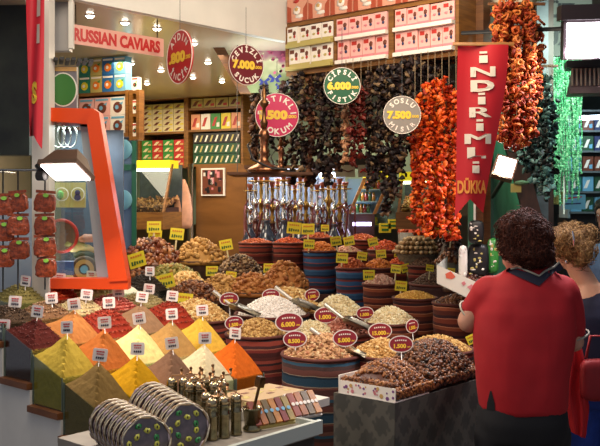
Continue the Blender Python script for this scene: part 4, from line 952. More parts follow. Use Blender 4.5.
YT=[(137,260,6.3,18,-.3,'the dates beside the orange frame'),(154,227,6.9,14,0,'the back of the dates, upper of two'),(155,236,6.6,14,.05,'the back of the dates, lower of two'),(177,234,6.8,14,.1,'the gap between dates and figs'),
(226,245,6.7,13,-.2,'the back of the hazelnuts'),(269,268,6.1,11,0,'the left of the orange apricots'),(212,271,6.0,12,0,'the left of the hazelnuts'),(166,281,5.9,17,-.25,'the greenish dried fruit'),(183,301,5.3,19,.1,'the front of the raisins and cashew nuts'),(231,276,5.9,11,.1,'the front of the hazelnuts'),
(294,228,7.0,14,.1,'the left back red sack'),(308,229,7.1,13,0,'the sack left of the blue one, upper tag'),(325,228,7.2,8,0,'the red sack behind the blue one, narrow tag'),(309,244,6.7,11,.05,'the orange fruit of the blue sack'),(336,241,6.8,11,-.15,'the sack between the blue ones, left tag'),(349,241,6.85,11,-.2,'the sack between the blue ones, right tag'),(373,242,6.9,10,-.25,'the left of the reddish fruit'),
(342,258,6.3,12,.05,'the left of the rust berries'),(362,256,6.45,10,.15,'the right of the rust berries'),(381,254,6.5,10,-.1,'the back of the bright apricots'),(399,254,6.6,9,.2,'the back of the red orange fruit'),(369,275,5.9,12,0,'the left of the pinkish nuts'),(396,269,6.1,10,.1,'the bright apricots, left of two'),(406,268,6.12,10,-.25,'the bright apricots, right of two'),
(401,286,5.75,12,.1,'the right of the pinkish nuts'),(380,221,7.7,10,0,'the red fruit under the lit case'),(402,220,7.4,9,.1,'the foot of the pepper strings, upper of two'),(405,228,7.2,9,.15,'the foot of the pepper strings, lower of two'),(451,235,6.5,9,.1,'the dark dried fruit right of the layered figs'),(435,228,6.6,8,.2,'the top of the layered figs'),
(430,268,5.85,8,.15,'the dark berries'),(450,272,5.8,10,.05,'the dark brown seeds'),(472,339,3.95,11,-.4,'the figs next to the woman in red')]
for px,py,d,w,ln_,where in YT:
    s=w/F*d/.115*1.0
    put_tag(TY,px,py,d,s,'yellow price tag on '+where,'yellow price tags',ln_,random.uniform(-.3,.2))
def oval(text_,small):
    t=empty('red_oval_price_tag',(0,0,0),'x','price tag','red oval price tags')
    m=MB(); m.disc(0,0,.075,0,-.003,0,28,.052); m.build('card',[CARDW],(0,0,0),0,t)
    m=MB(); m.disc(0,0,.069,-.003,-.004,0,28,.046); m.build('red_face',[MAROON],(0,0,0),0,t)
    s=MB(); text(s,text_,-.006 if len(text_)>2 else 0,-.012,.026,-.0052,1,w=.085 if len(text_)>5 else .075,bold=.05); 
    for i in range(6): s.box((-.032+i*.0125,-.0045,.023-.0004*(i-2.5)**2),(.008,.002,.008),0)
    text(s,'.000',.047,-.018,.009,-.0052,1)
    s.build('writing',[PR['white'],GOLD],(0,0,0),0,t)
    k=MB(); k.cyl((0,.002,-.04),(0,.012,-.16),.003,6); k.build('stick',CARDW,(0,0,0),0,t); return t
for px,py,d,w,tx,lb,yw in ((229,299,5.0,19,'1.000','the cashew nuts beside the left scoop',.2),(234,323,4.65,18,'1.500','the left edge of the front red sack',.5),(289,322,4.6,28,'6.000','the right edge of the golden nuts',0),(295,339,4.15,24,'8.500','the left edge of the mixed nuts',-.1),
 (326,315,4.9,24,'1.000','the front of the pale pistachios',0),(312,295,5.45,15,'1.500','the tan peanuts, small and tilted',.6),(271,295,5.3,18,'4.000','the back of the white nuts',.1),(365,313,4.95,18,'1.500','the back of the rose almonds',.2),(380,331,4.55,24,'15.000','the back of the tan nuts behind the figs',0),
 (345,338,4.3,25,'5.000','the back of the mixed nuts',0),(401,344,4.1,24,'1.500','the left of the peanuts behind the figs',-.2),(412,326,4.75,14,'1.500','the right edge of the pumpkin seeds, narrow',.8)):
    t=oval(tx,''); t.location=P(px,py,d); s=w/F*d/.15/max(.45,math.cos(yw)); t.scale=(s,s,s); t.rotation_euler=(-.15,-.05,yw); t['label']='red oval price tag at '+lb
# ================================================================ DRIED VEGETABLE STRINGS
def cup():
    n,rw=8,4; V=[]
    for i in range(rw+1):
        t=i/rw; r=.25+.75*math.sin(t*PI*.62); z=-.9+1.7*t
        for k in range(n): a=2*PI*k/n; V.append((r*math.cos(a),r*math.sin(a)*.75,z))
    f=[[i*n+k,i*n+(k+1)%n,(i+1)*n+(k+1)%n,(i+1)*n+k] for i in range(rw) for k in range(n)]
    return np.array(V),np.array(f)
CUP=cup()
def ring_():
    V=[];f=[];n,m=9,5
    for i in range(n):
        a=2*PI*i/n
        for j in range(m):
            b=2*PI*j/m; r=1+.42*math.cos(b); V.append((r*math.cos(a),r*math.sin(a),.5*math.sin(b)))
    for i in range(n):
        for j in range(m): f.append([i*m+j,((i+1)%n)*m+j,((i+1)%n)*m+(j+1)%m,i*m+(j+1)%m])
    return np.array(V),np.array(f)
RING=ring_()
def veg_string(px,y0,y1,d,gm,label,nm,group,sz=.017,asp=(1,.8,1.1),spread=.022,dens=1.0,proto=CUP,topz=None):
    top=P(px,y0,d); L=(y1-y0)/F*d; n=int(L/sz*2.6*dens); m=MB()
    v,f=proto
    t=np.sort(RNG.random(n)); R=rotm(n); sc=sz*RNG.uniform(.7,1.25,(n,1,1))
    wob=1+.35*RNG.normal(size=(n,v.shape[0],1))*.35
    V=v[None]*np.array(asp)*sc*wob; V=np.einsum('nij,nkj->nki',R,V)
    pos=np.stack([RNG.normal(size=n)*spread*.55,RNG.normal(size=n)*spread*.5,-t*L],1)
    V=V+pos[:,None,:]; Fc=(f[None]+(np.arange(n)*len(v))[:,None,None]).reshape(-1,f.shape[1])
    m.add(V.reshape(-1,3),Fc,0,np.repeat(RNG.random(n),len(v)),True)
    m.cyl((0,0,.0),(0,0,-L*.98),.002,5,m=1); 
    if topz: m.cyl((0,0,0),(0,0,topz-top.z),.0018,5,m=1)
    o=m.build(nm,[gm,mat('twine','7a6850',.8)],top); return tag(o,label,'dried vegetables',group)
EGG=grain('dried_aubergine',['0e0a0c','1a1214','281c1c','402c24','80684a'],.5)
EGG2=grain('dried_aubergine_brown',['1c1210','341e18','4a2c20','7a5034'],.5)
EGGL=grain('dried_pale',['8a5c3c','b8805c','d0a078','a87050'],.5)
REDP=grain('dried_red_pepper',['3c0e0c','5c1814','7a2c20','3a1410'],.45)
ORP=grain('dried_orange_pepper',['841e08','b8340c','d04c14','dc6c24','a82c0c'],.42)
ORP2=grain('dried_ring_pepper',['6c1c0a','943414','ac4c1c','c07430','7c240a'],.6)
TEA=grain('dried_aubergine_cool',['10100f','1c2422','304442','588880','9cc4bc'],.35)
# left block of dark strings (behind the pink and green signs)
xs=[(254,92,160,6.0),(264,90,168,5.9),(273,96,150,6.0),(283,88,164,5.9),(293,80,182,5.6),(302,79,176,5.5),(311,78,186,5.5),(320,78,178,5.45),(329,77,184,5.4),(338,78,170,5.4)]
for i,(px,a,b_,d) in enumerate(xs): veg_string(px,a-6,b_,d,EGG if i%3 else EGG2,'string of nearly black dried aubergines, %s from the left under the hanging shelf'%ORD[i],'dried_aubergine_string','dark aubergine strings on the left',spread=.026,dens=1.25,topz=2.385)
for i,(px,a,b_,d,g_) in enumerate([(346,96,162,4.95,EGGL),(353,98,164,4.9,REDP),(361,84,158,4.9,REDP),(368,78,148,5.0,EGG2)]):
    veg_string(px,a,b_,d,g_,['string of pale tan dried vegetables between the dark and red brown strings','left string of red brown dried peppers beside the pale string','right string of red brown dried peppers beside the pale string','dark brown string just right of the red brown peppers'][i],'dried_vegetable_string','red brown strings in the middle',sz=.015,asp=(1,.5,1.2),spread=.02,dens=1.2,topz=2.385)
for i,(px,a,b_,d) in enumerate([(371,80,190,5.0),(379,76,178,4.95),(386,74,214,4.95),(394,72,196,4.9),(402,70,180,4.9),(411,68,150,4.9),(420,66,125,4.95),(428,66,110,4.95),(437,68,96,4.95),(446,66,92,4.95)]):
    veg_string(px,a-9,b_,d,EGG,'string of dark dried aubergines around the grey sign, %s from the left'%ORD[i],'dried_aubergine_string','dark aubergine strings on the right',spread=.024,dens=1.2,topz=2.385)
for i,(px,a,b_,d) in enumerate([(415,118,222,4.75),(421,95,234,4.7),(428,84,236,4.65),(435,79,238,4.7),(442,78,236,4.65),(449,84,240,4.7),(456,92,238,4.65)]):
    veg_string(px,a,b_,d,ORP,'string of bright orange red dried peppers left of the red banner, %s from the left'%ORD[i],'dried_pepper_string','orange pepper strings beside the banner',sz=.015,asp=(1,.85,1),spread=.02,dens=1.3,topz=2.385)
for i,(px,a,b_,d) in enumerate([(497,8,110,4.3),(503,2,140,4.25),(510,-6,148,4.3),(517,-8,150,4.25),(524,0,146,4.3),(531,6,134,4.25),(536,20,100,4.35)]):
    veg_string(px,a,b_,d,ORP2,'string of orange pepper rings right of the red banner, %s from the left'%ORD[i],'dried_pepper_string','pepper ring strings right of the banner',sz=.0125,asp=(1,1,.9),spread=.024,dens=1.25,proto=RING,topz=2.55)
for i,(px,a,b_,d) in enumerate([(512,120,150,4.9),(520,126,166,4.9),(528,112,172,4.9),(535,96,182,4.9),(541,70,196,4.9),(547,78,200,4.85),(552,100,190,4.9)]):
    veg_string(px,a,b_,d,TEA,'cool toned string of dark dried aubergines beside the green curtain, %s from the left'%ORD[i],'dried_aubergine_string','dark teal strings by the green curtain',sz=.016,spread=.022,dens=1.1,topz=2.34)
# rails the strings hang from
for (a,b_,lb) in ((SO+A*.0+B*(.1)+Vector((0,0,2.375)),SO+A*T1+B*.1+Vector((0,0,2.375)),'wooden rail under the hanging shelf carrying the dark strings'),(P(488,4,4.3),P(545,4,4.3),'iron rail carrying the pepper ring strings'),(P(508,66,4.9),P(558,66,4.9),'iron rail carrying the dark teal strings')):
    m=MB(); m.cyl((0,0,0),tuple(b_-a),.008,8); tag(m.build('hanging_rail',WOODD,a),lb,'rail')
# ---------------------------------------------------------------- round price signs
def round_sign(px,py,r_px,d,yaw,face,top,mid,bot,label,ry=None,small='.000',midcol=GOLD,msz=.42,txt=None):
    R=(ry or r_px)/F*d; t=empty('round_price_sign',P(px,py,d),label,'sign','round hanging price signs',rz=yaw)
    m=MB(); m.disc(0,0,R,.004,-.004,0,40); m.build('board',face,(0,0,0),0,t)
    m=MB(); ring=[(R*.985*math.cos(2*PI*k/40),-.0045,R*.985*math.sin(2*PI*k/40)) for k in range(40)]; m.tube(ring,R*.018,6,closed=True); m.build('white_border',PR['white'],(0,0,0),0,t)
    m=MB(); arctext(m,top,R*.75,R*.27,-.0065,0,True); m.build('upper_lettering',txt or PR['white'],(0,0,0),0,t); m=MB(); arctext(m,bot,R*.75,R*.27,-.0065,0,False); m.build('lower_lettering',txt or PR['white'],(0,0,0),0,t)
    m=MB(); text(m,mid,-R*.16,0,R*msz,-.0065,0,w=R*1.28,bold=.07); text(m,small,R*.68,-R*.07,R*.15,-.0065,0,w=R*.42,bold=.03); m.build('yellow_price',midcol,(0,0,0),0,t)
    k=MB(); k.cyl((0,.0,R),(0,.0,R+.22),.0015,5); k.build('wire',METAL,(0,0,0),0,t)
    return t
round_sign(180,57,27,4.75,-.95,mat('sign_red','b81c22',.4),'AYDIN','.800','İNCİR','narrow looking red round sign reading AYDIN İNCİR, turned sideways')
round_sign(246,65,20.5,5.2,.62,mat('sign_maroon','6a1420',.4),'CEVİZLİ','7.000','SUCUK','dark red round sign reading CEVİZLİ SUCUK in front of the flower poster')
round_sign(277,115,22,5.3,.1,mat('sign_pink','c81c58',.4),'FISTIKLI','1.500','LOKUM','pink round sign reading FISTIKLI LOKUM behind the water pipe')
round_sign(342,86,18.5,4.8,.05,mat('sign_green','0e5432',.4),'CİPSLİ','6.000','FISTIK','green round sign reading CİPSLİ FISTIK')
round_sign(402,115,19,4.6,.05,mat('sign_grey','8c8880',.45),'SOSLU','7.500','MISIR','grey round sign reading SOSLU MISIR beside the orange peppers')
# ---------------------------------------------------------------- big red banner
def dr2(c,d):
    s=d/F; m=MB()
    for ch,px,py,h,w in (('İ',483,57,12,8),('N',482.5,73,11,22),('D',482,89.5,11,20),('İ',481,107,12,8),('R',480,121,11,20),('İ',479,131,0,0),('M',477,140,11,23),('L',476,155,9,14),('İ',475,166,12,8)):
        if h==0: continue
    seq=[('i',483,58,11,8),('N',482.5,72,10.5,22),('D',482,86,10.5,21),('i',481,99.5,11,7),('R',480,112.5,10.5,20),('i',479,126,11,7),('M',477.5,139,10.5,24),('L',476,153,10,17),('i',475,168,11,7)]
    for ch,px,py,h,w in seq:
        q=P(px,py,d)-c
        if ch=='i':
            m.box((q.x,0,q.z-1.4*s),(w*s,.0005,(h-3.5)*s)); m.box((q.x,0,q.z+(h/2-.2)*s),(w*s*.9,.0005,2.2*s))
        else: text(m,ch,q.x,q.z,h*1.1*s,0,0,w=w*s*1.08,bold=.055)
    y=MB(); q=P(472,187,d)-c; text(y,'DÜKKA',q.x,q.z,13*s,0,0,w=29*s,bold=.04)
    return [('white_lettering',m,mat('banner_white','e8dcc8',.6)),('yellow_lettering',y,mat('banner_yellow','e8943c',.6))]
banner('hanging_banner',[(45,458,508),(60,458,507.5),(80,457.5,506),(100,457.5,503.5),(120,457.5,500),(140,457,496.5),(160,457,492.5),(180,456.5,489),(192,456.3,487),((217,207,199,206,213),455,484)],3.95,'large red banner with white and yellow Turkish lettering hanging from a wooden rod',dr2,.03,(483,44),[REDC],rod=(453,514,44))
# notch: two tails
# ================================================================ WATER PIPES
PIPEG=mat('pipe_glass','3c4458',.08,.2,noise=.6,nscale=18,coat=1); PIPEG2=mat('pipe_glass_red','5a2c28',.1,.2,noise=.5,nscale=20,coat=1); PIPEG3=mat('pipe_glass_clear','b8b8b4',.1,.5,noise=.4,nscale=20,coat=1)
cc=P(296,246,7.75); HT=cc.z
cab=empty('mirror_case',Vector((cc.x,cc.y,0)),'bright mirror backed case behind the water pipes','display case')
wc=100/F*7.9
MB().box((0,.1,HT/2-.01),(wc,.5,HT-.02)).build('counter',mat('case_counter','5a1c1a',.6,noise=.3),(0,0,0),0,cab)
MB().box((0,.34,(HT+1.86)/2),(wc,.02,1.86-HT)).build('mirror',mat('case_mirror','62666e',.35,.4,noise=.35,nscale=7),(0,0,0),0,cab)
MB().box((0,.1,1.885),(wc,.5,.03)).build('top_board',WOODD,(0,0,0),0,cab)
for i in range(3): MB().cyl((-wc/2+.06+i*wc/3,.16,1.825),(-wc/2+i*wc/3+wc/3-.04,.16,1.825),.018,10).build('tube_lamp',mat('cool_tube','d8ecff',.4,emit=9),(0,0,0),0,cab)
for i in range(6): MB().cyl((-wc/2+.05+i*wc/6,.27,HT+.01),(-wc/2+.05+i*wc/6,.27,1.8),.006,8).build('upright_rod',CHROME,(0,0,0),0,cab)
light('AREA',(cc.x,7.85,1.84),30,(.8,.88,1),.9,(0,0,0),sy=.2)
def water_pipe(loc,s,gm,label,group,hose=True,lean=0):
    t=empty('water_pipe',loc,label,'water pipe',group); t.scale=(s,s,s); t.rotation_euler=(0,lean,random.uniform(0,6))
    m=MB(); m.lathe([(0,0),(.062,0),(.075,.02),(.072,.06),(.045,.12),(.026,.16),(.022,.19),(.03,.2),(0,.2)],18,m=0); m.build('glass_base',gm,(0,0,0),0,t)
    m=MB(); m.lathe([(.0,.195),(.028,.2),(.014,.22),(.024,.25),(.012,.27),(.02,.31),(.034,.33),(.02,.35),(.010,.37),(.016,.42),(.01,.45),(.02,.48),(.008,.5),(0,.5)],14); m.build('stem',random.choice([BRASS,CHROME,CHROME]),(0,0,0),0,t)
    m=MB(); m.lathe([(0,.49),(.055,.492),(.06,.5),(0,.503)],18); m.build('ash_plate',BRASS,(0,0,0),0,t)
    m=MB(); m.lathe([(0,.5),(.012,.5),(.018,.52),(.03,.55),(.026,.555),(0,.54)],14); m.build('bowl',mat('clay','7a3a28',.7),(0,0,0),0,t)
    if hose:
        m=MB(); m.tube([(.02,0,.33),(.08,.0,.36),(.12,.01,.3),(.11,.02,.16),(.07,.05,.06),(-.04,.07,.05),(-.1,.02,.12),(-.11,-.02,.26)],.008,7); m.build('hose',mat('hose_cloth','6a3030',.6,noise=.4,nscale=80),(0,0,0),0,t)
    return t
# nine on the counter
gms=[PIPEG,PIPEG2,PIPEG3]; WPL=[]
for i in range(18):
    px=250+i*5.6; d=7.58+.1*(i%3); lb='slim water pipe on the mirror case counter, %s from the left'%ORD[i]
    if i<6: w=water_pipe(Vector((P(px,246,d).x,d,HT)),random.uniform(.95,1.15),gms[i%3],lb,'water pipes in front of the mirror'); WPL.append(w)
    else: w=dup(WPL[i%6],Vector((P(px,246,d).x,d,HT)),random.uniform(0,6),lb); s=random.uniform(.95,1.2); w.scale=(s,s,s)
# shelf with two big ones above
q=P(272,174,5.55); sb=empty('pipe_shelf',q,'narrow wooden shelf below the pink sign carrying two large water pipes','shelf')
MB().box((0,.05,-.015),(.5,.3,.03)).build('shelf_board',WOODD,(0,0,0),0,sb)
for x in (-.23,.23): MB().cyl((x,.17,0),(x,.17,2.6-q.z),.0025,6).build('hanging_rod',BLACK,(0,0,0),0,sb)
BIGM=mat('engraved_copper','8a5c40',.3,.9,noise=.6,nscale=50)
def big_pipe(px,d,py_base,h,label):
    loc=Vector((P(px,py_base,d).x,d,q.z)); s=h/.6; t=empty('large_water_pipe',loc,label,'water pipe'); t.scale=(s,s,s)
    m=MB(); m.lathe([(0,0),(.11,0),(.115,.015),(.09,.035),(.05,.055),(.032,.08),(.026,.12),(.036,.135),(.024,.15),(.03,.22),(.04,.25),(.03,.28),(.018,.3),(0,.3)],22); m.build('copper_base',BIGM,(0,0,0),0,t)
    m=MB(); m.lathe([(0,.3),(.02,.3),(.028,.34),(.014,.37),(.012,.44),(.03,.46),(.034,.48),(.014,.5),(.02,.54),(.008,.58),(0,.6)],16); m.build('stem',DARKBRASS,(0,0,0),0,t)
    m=MB(); m.tube([(.03,-.01,.24),(-.06,-.04,.25),(-.11,-.06,.18),(-.07,-.08,.08),(.05,-.09,.02),(.16,-.06,.015)],.009,8); m.build('hose',mat('hose_dark','1c1614',.5),(0,0,0),0,t); return t
big_pipe(264,5.1,174,.50,'large engraved copper water pipe standing in front of the pink sign'); 
sb2=big_pipe(281,5.45,174,.34,'second large copper water pipe right of the one before the pink sign')
# move the shelf board forward enough to carry both
for c in sb.children:
    if c.name.startswith('shelf_board'): c.scale=(1,2.0,.5); c.location.y=-.2
# ---------------------------------------------------------------- lit shelves behind (middle)
def lit_case(px0,px1,pyt,pyb,d,label,rowsn,lean=.14):
    c=P((px0+px1)/2,pyb,d); w=(px1-px0)/F*d; h=(pyb-pyt)/F*d
    t=empty('glass_case',Vector((c.x,c.y,0)),label,'display case'); z0=c.z
    MB().box((0,.12,z0/2),(w,.34,z0)).build('base',mat('dark_base','3a1c14',.6),(0,0,0),0,t)
    for sx in (-1,1):
        m=MB(); m.prism([(-.014,0),(.014,0),(.014+lean,h),(-.014+lean,h)],.05); m.build('slanted_post',WOOD,(sx*w/2-(lean if sx<0 else lean)*0,0,z0),0,t)
    MB().box((lean*.5,.27,z0+h/2),(w+lean,.01,h)).build('back_panel',mat('case_back_blue','5a7080',.4),(0,0,0),0,t)
    MB().box((lean,.1,z0+h+.03),(w,.3,.06)).build('yellow_header',mat('yellow_lit_sign','e8d820',.4,emit=1.2),(0,0,0),0,t)
    for r_ in range(rowsn): MB().box((lean*r_/rowsn,.14,z0+.005+r_*h/rowsn),(w-.03,.2,.01)).build('glass_shelf',mat('shelf_glass','88a098',.2),(0,0,0),0,t)
    return t,c,w,h,z0
t,c,w,h,z0=lit_case(349,374,178,214,7.9,'slanted glass case of sauce jars behind the middle strings',3)
JM=[mat('jar_red','8a2018',.3,coat=.6),mat('jar_green','3a5a28',.3,coat=.6),mat('jar_amber','a86a20',.3,coat=.6)]
j0={}
hh=.085
for r_ in range(3):
    for k in range(5):
        loc=Vector((c.x-w/2+.05+k*(w-.08)/4.4+.14*r_/3,c.y+.1,z0+.01+r_*h/3))
        i=(r_+k)%3; lb='small sauce jar in the slanted case, %s from the left, %s shelf'%(ORD[k],['lowest','middle','top'][r_])
        if i not in j0:
            t=empty('sauce_jar',loc,lb,'jar','sauce jars in the slanted case'); MB().lathe([(0,0),(.018,0),(.019,.05),(.012,.062),(.012,.066),(0,.066)],12).build('jar_body',JM[i],(0,0,0),0,t); MB().lathe([(0,.066),(.013,.066),(.013,.078),(0,.078)],12).build('lid',BRASS,(0,0,0),0,t); j0[i]=t
        else: dup(j0[i],loc,0,lb)
c=P(357,170,7.0)
for i,(px,tx) in enumerate(((345,''),(368,''))):
    m=MB(); w_=(20)/F*6.6; m.box((0,0,0),(w_,.01,12/F*6.6),0)
    if i==1: m.tube([(-.06,-.008,-.01),(-.02,-.008,.018),(.02,-.008,-.012),(.065,-.008,.02)],.006,6,m=1); m.tube([(-.05,-.008,.015),(.0,-.008,-.016),(.05,-.008,-.008)],.005,6,m=1)
    else: m.tube([(-.06,-.008,.0),(-.02,-.008,.01),(.02,-.008,-.006),(.06,-.008,.008)],.004,6,m=2)
    tag(m.build('hanging_sign',[mat('dull_sign','a09880',.6),RED,PR['brown']],P(px,171,6.6)),['plain dull sign board left of the one with the red scrawl','dull sign board with a red scrawl below the strings'][i],'sign')
    m2=None
slab('trim_sign_rail',P(357,162,6.65),(.6,.04,.10),mat('rail_dark','2c241c',.7))
slab('wall_shop_middle',Vector((.75,8.9,1.3)),(2.2,.06,2.6),mat('middle_wall','5c4c34',.7,noise=.2,nscale=3))
m=MB(); m.box((0,0,0),(.16,.03,.03)); tag(m.build('tube_light',mat('violet_glow','d8c8ff',.4,emit=7),P(362,224,7.75)),'short violet white strip light below the slanted jar case','lamp')
for i,(px,py) in enumerate(((385,228),(394,224))):
    m=MB(); m.box((0,0,0),(.1,.02,.08),0); m.box((0,-.011,.02),(.07,.002,.012),1); m.box((0,-.011,-.015),(.06,.002,.02),1)
    tag(m.build('yellow_card',[YEL,GRN],P(px,py,7.55)),'yellow card with green print under the small lit case, %s'%['left','right'][i],'card')
# ================================================================ RIGHT SIDE
DKW=wood('dark_plank','2c1a14','4a2e24',(6,6,2))
slab('door_1',P(497,195,5.3)-Vector((0,0,.2)),(.34,.05,2.1),wood('green_board','2c6848','44906a',(6,6,1),.6))
slab('trim_board_edge',P(491,195,5.26)-Vector((0,0,.2)),(.02,.05,2.1),mat('green_edge','1c4030',.6))
c=P(533,120,5.4); slab('wall_right',Vector((c.x,5.42,1.7)),(.24,.08,3.4),DKW)
c=P(541,150,5.35); slab('trim_grey_post',Vector((c.x,5.34,1.5)),(.07,.05,3.0),mat('grey_post','565a60',.5,noise=.2))
m=MB(); m.prism([(-.1,.25),(.0,.25),(.17,-.35),(.06,-.35)],.03); struct(m.build('trim_slanted_plank',DKW,P(520,185,5.2)))
c=P(480,30,5.3); slab('wall_right',Vector((c.x,5.45,2.45)),(.30,.04,1.9),mat('grey_board','57503f',.7,noise=.2))
c=P(468,30,4.9); slab('trim_beige_post',Vector((c.x,4.98,2.7)),(.05,.05,1.2),mat('beige_post','a89484',.6))
# painted board with dark letters behind the lamp
m=MB(); m.box((0,0,0),(.42,.03,.6),0); text(m,'ÜZ',.02,.12,.09,-.02,1,bold=.04); text(m,'UZ',.0,-.05,.1,-.02,1,bold=.04)
tag(m.build('painted_board',[mat('grey_sign_board','6a6a64',.6),mat('sign_black','18181c',.5)],P(558,30,5.6)),'grey board with black letters behind the large flood lamp','sign')
# items pinned to the dark post
m=MB(); m.box((0,0,0),(.06,.006,.05),0); m.ell((.03,-.01,.03),(.05,.012,.016),1,lv=1)
tag(m.build('pinned_note',[PR['khaki'],mat('note_green','5a7a58',.6)],P(516,188,5.12)),'small pale note with a green leaf pinned to the dark slanted plank','note')
# lamp beside the banner
t=empty('flood_lamp',P(505,167,4.6),'square flood lamp shining beside the red banner','lamp',R=Euler((-.25,.3,-.15)).to_matrix())
MB().box((0,.03,0),(.11,.07,.115)).build('housing',mat('lamp_housing','6a5444',.35,.5),(0,0,0),0,t)
MB().box((0,-.008,0),(.09,.006,.095)).build('lit_glass',mat('flood_glow','fff0e8',.3,emit=18),(0,0,0),0,t)
MB().tube([(0,.06,.0),(.03,.3,.02),(.02,.62,.0)],.012,8).build('bracket',BLACK,(0,0,0),0,t)
l=light('AREA',P(504,168,4.55),7,(1,.9,.85),.1); aim(l,P(430,300,3.9))
# large lamps at top right
t=empty('large_flood_lamp',P(592,38,4.2),'large flood lamp with a glowing square face at the top right','lamp',R=Euler((.15,0,-.15)).to_matrix())
m=MB(); m.box((0,.06,.0),(.26,.10,.20),0); m.box((0,.03,.12),(.30,.16,.07),0); m.build('housing',mat('dark_housing','2c2224',.4,.3),(0,0,0),0,t)
MB().box((0,-.012,-.01),(.235,.01,.165)).build('lit_glass',mat('flood_glow2','fff4ff',.3,emit=12),(0,0,0),0,t)
MB().cyl((-.13,.06,.05),(-.6,.3,.05),.01,8).build('bracket',BLACK,(0,0,0),0,t)
l=light('AREA',P(586,42,4.14),22,(1,.93,.98),.2); aim(l,P(540,400,3.4))
t=empty('spare_flood_lamp',P(592,82,4.5),'unlit ribbed lamp below the large flood lamp','lamp',rz=-.2)
m=MB(); m.box((0,0,0),(.24,.16,.13),0,taper=.8); m.build('housing',mat('brown_housing','4c3c38',.45,.3),(0,0,0),0,t)
for i in range(11): MB().box((-.105+i*.021,-.082,.015),(.008,.02,.085)).build('cooling_fin',mat('fin_tan','8c7c68',.4,.4),(0,0,0),0,t)
m=MB(); m.box((0,0,.085),(.26,.14,.035)); m.build('bracket',BLACK,(0,0,0),0,t)
# green bead curtain
m=MB(); cen=P(566,58,5.5); s=5.5/F
for k in range(34):
    x=(548+ (k%17)*2.05-566)*s+random.uniform(-.004,.004); y=(k//17)*.04; L=(random.uniform(110,138) if k%3 else random.uniform(132,150))*s
    zs_=np.arange(0,L,.011); pts=np.stack([x+.004*np.sin(zs_*22+k)+RNG.normal(size=len(zs_))*.0012,np.full(len(zs_),y),-zs_],1); m.grains(pts,.0078,(1,1,1.1),0,lv=0)
m.cyl((-18*s,0.02,.005),(18*s,.02,.005),.01,8,m=1)
o=m.build('bead_curtain',[grain('green_bead',['3c9060','60c088','88dca4','b8f0c4'],.4),BLACK],cen); tag(o,'bright green curtain of thin bead strands below the large lamps','curtain',kind='stuff')
l=light('AREA',cen+Vector((.0,-.6,.1)),14,(.75,1,.85),.3); aim(l,cen+Vector((0,0,-.35)))
m=MB(); m.cyl((0,0,0),(0,0,.62),.005,8); tag(m.build('white_stick',CARDW,P(564,214,5.53)),'thin white stick hanging under the green bead curtain','stick')
# far shop on the right
slab('wall_far_right',Vector((3.35,8.9,1.6)),(3.0,.05,3.2),mat('far_shop_wall','28363a',.7,noise=.4,nscale=8))
fs=empty('far_shelf',P(592,215,7.4),'far dark shelf of packets at the right edge of the photo','shelf'); zb=fs.location.z
for i in range(6): MB().box((.05,.1,.02+i*.17),(.5,.25,.015)).build('shelf_board',mat('grey_shelf','5a6468',.5),(0,0,0),0,fs)
for x in (-.2,.3): MB().box((x,.1,.45),(.02,.25,.95)).build('side_panel',mat('pale_side','7c8c90',.5),(0,0,0),0,fs)
MB().box((.05,.2,-zb/2),(.5,.2,zb)).build('plinth',BLACK,(0,0,0),0,fs)
for r_ in range(5):
    for k in range(4):
        w_=.1; c_=random.choice(['teal','navy','sky','brown','red','dgreen'])
        carton('packet',.09,.12,.06,[PR[c_],PR['white'],PR['sky']],slab_print,'packet on the far right shelf, %s from the left on the %s board up'%(ORD[k],ORD[r_]),'packet',fs.location+Vector((-.13+k*w_*1.0,.04,.03+r_*.17)),0,'packets on the far right shelf')
m=MB(); m.cyl((0,0,0),(.5,0,.02),.018,8); tag(m.build('tube_light',mat('cool_tube','d8ecff',.4,emit=9),P(580,118,7.1)),'bright white tube light above the far right shelf','lamp')
l=light('AREA',P(592,116,7.0),4,(.75,.95,1),.4,(0.5,0,0))
m=MB(); m.box((0,0,0),(.17,.01,.11),0); m.prism([(-.07,.02),(.06,.035),(.06,.042),(-.07,.03)],.001,(0,-.005,0),1); m.prism([(-.07,-.02),(.05,-.015),(.05,-.005),(-.07,-.01)],.001,(0,-.005,0),2)
tag(m.build('hanging_sign',[PR['sky'],RED,PR['navy']],P(574,202,6.6)),'pale blue sign with a red line below the green curtain','sign')
m=MB(); m.box((0,0,0),(.06,.01,.08)); tag(m.build('hanging_card',PR['khaki'],P(558,198,5.6)),'plain khaki card beside the pale blue sign','card')
# dark stall at the foot of the green door: packets
for i,(px,py,w_,h_,col,lb) in enumerate(((476,232,16,24,'black','dark bag standing upright beside the head of the woman in red'),(463,262,9,34,'white','white box edge left of the dark bags'),(478,260,22,34,'black','dark printed bag behind the dates in the white tray'),(493,256,12,36,'green','green bag between the dark bag and the woman in red'))):
    d=4.80+.02*i; s=d/F; m=MB(); v,f=ICO[2]; v=np.sign(v)*np.abs(v)**.5*np.array([w_*s/2,.03,h_*s/2]); m.add(v,f,0,smooth=True)
    for _ in range(14): m.ell((random.uniform(-.35,.35)*w_*s,-.027,random.uniform(-.4,.4)*h_*s),(random.uniform(.05,.16)*w_*s,.004,random.uniform(.02,.08)*h_*s),random.choice([1,2]),lv=1)
    tag(m.build('printed_bag',[PR[col],PR['white'],PR['khaki'] if i!=1 else PR['white']],P(px,py,d),-.2),lb,'bag','bags beside the woman')
m=MB(); m.box((0,0,0),(.24,.3,P(478,279,5.1).z)); tag(m.build('wooden_crate',WOODD,Vector((P(488,200,5.1).x,5.15,P(478,279,5.1).z/2)),-.2),'dark wooden crate under the printed bags','crate')
m=MB(); m.cyl((0,0,0),(0,0,.4),.008,8); tag(m.build('white_pole',CARDW,P(475,224,4.9)),'thin white pole under the tail of the red banner','pole')
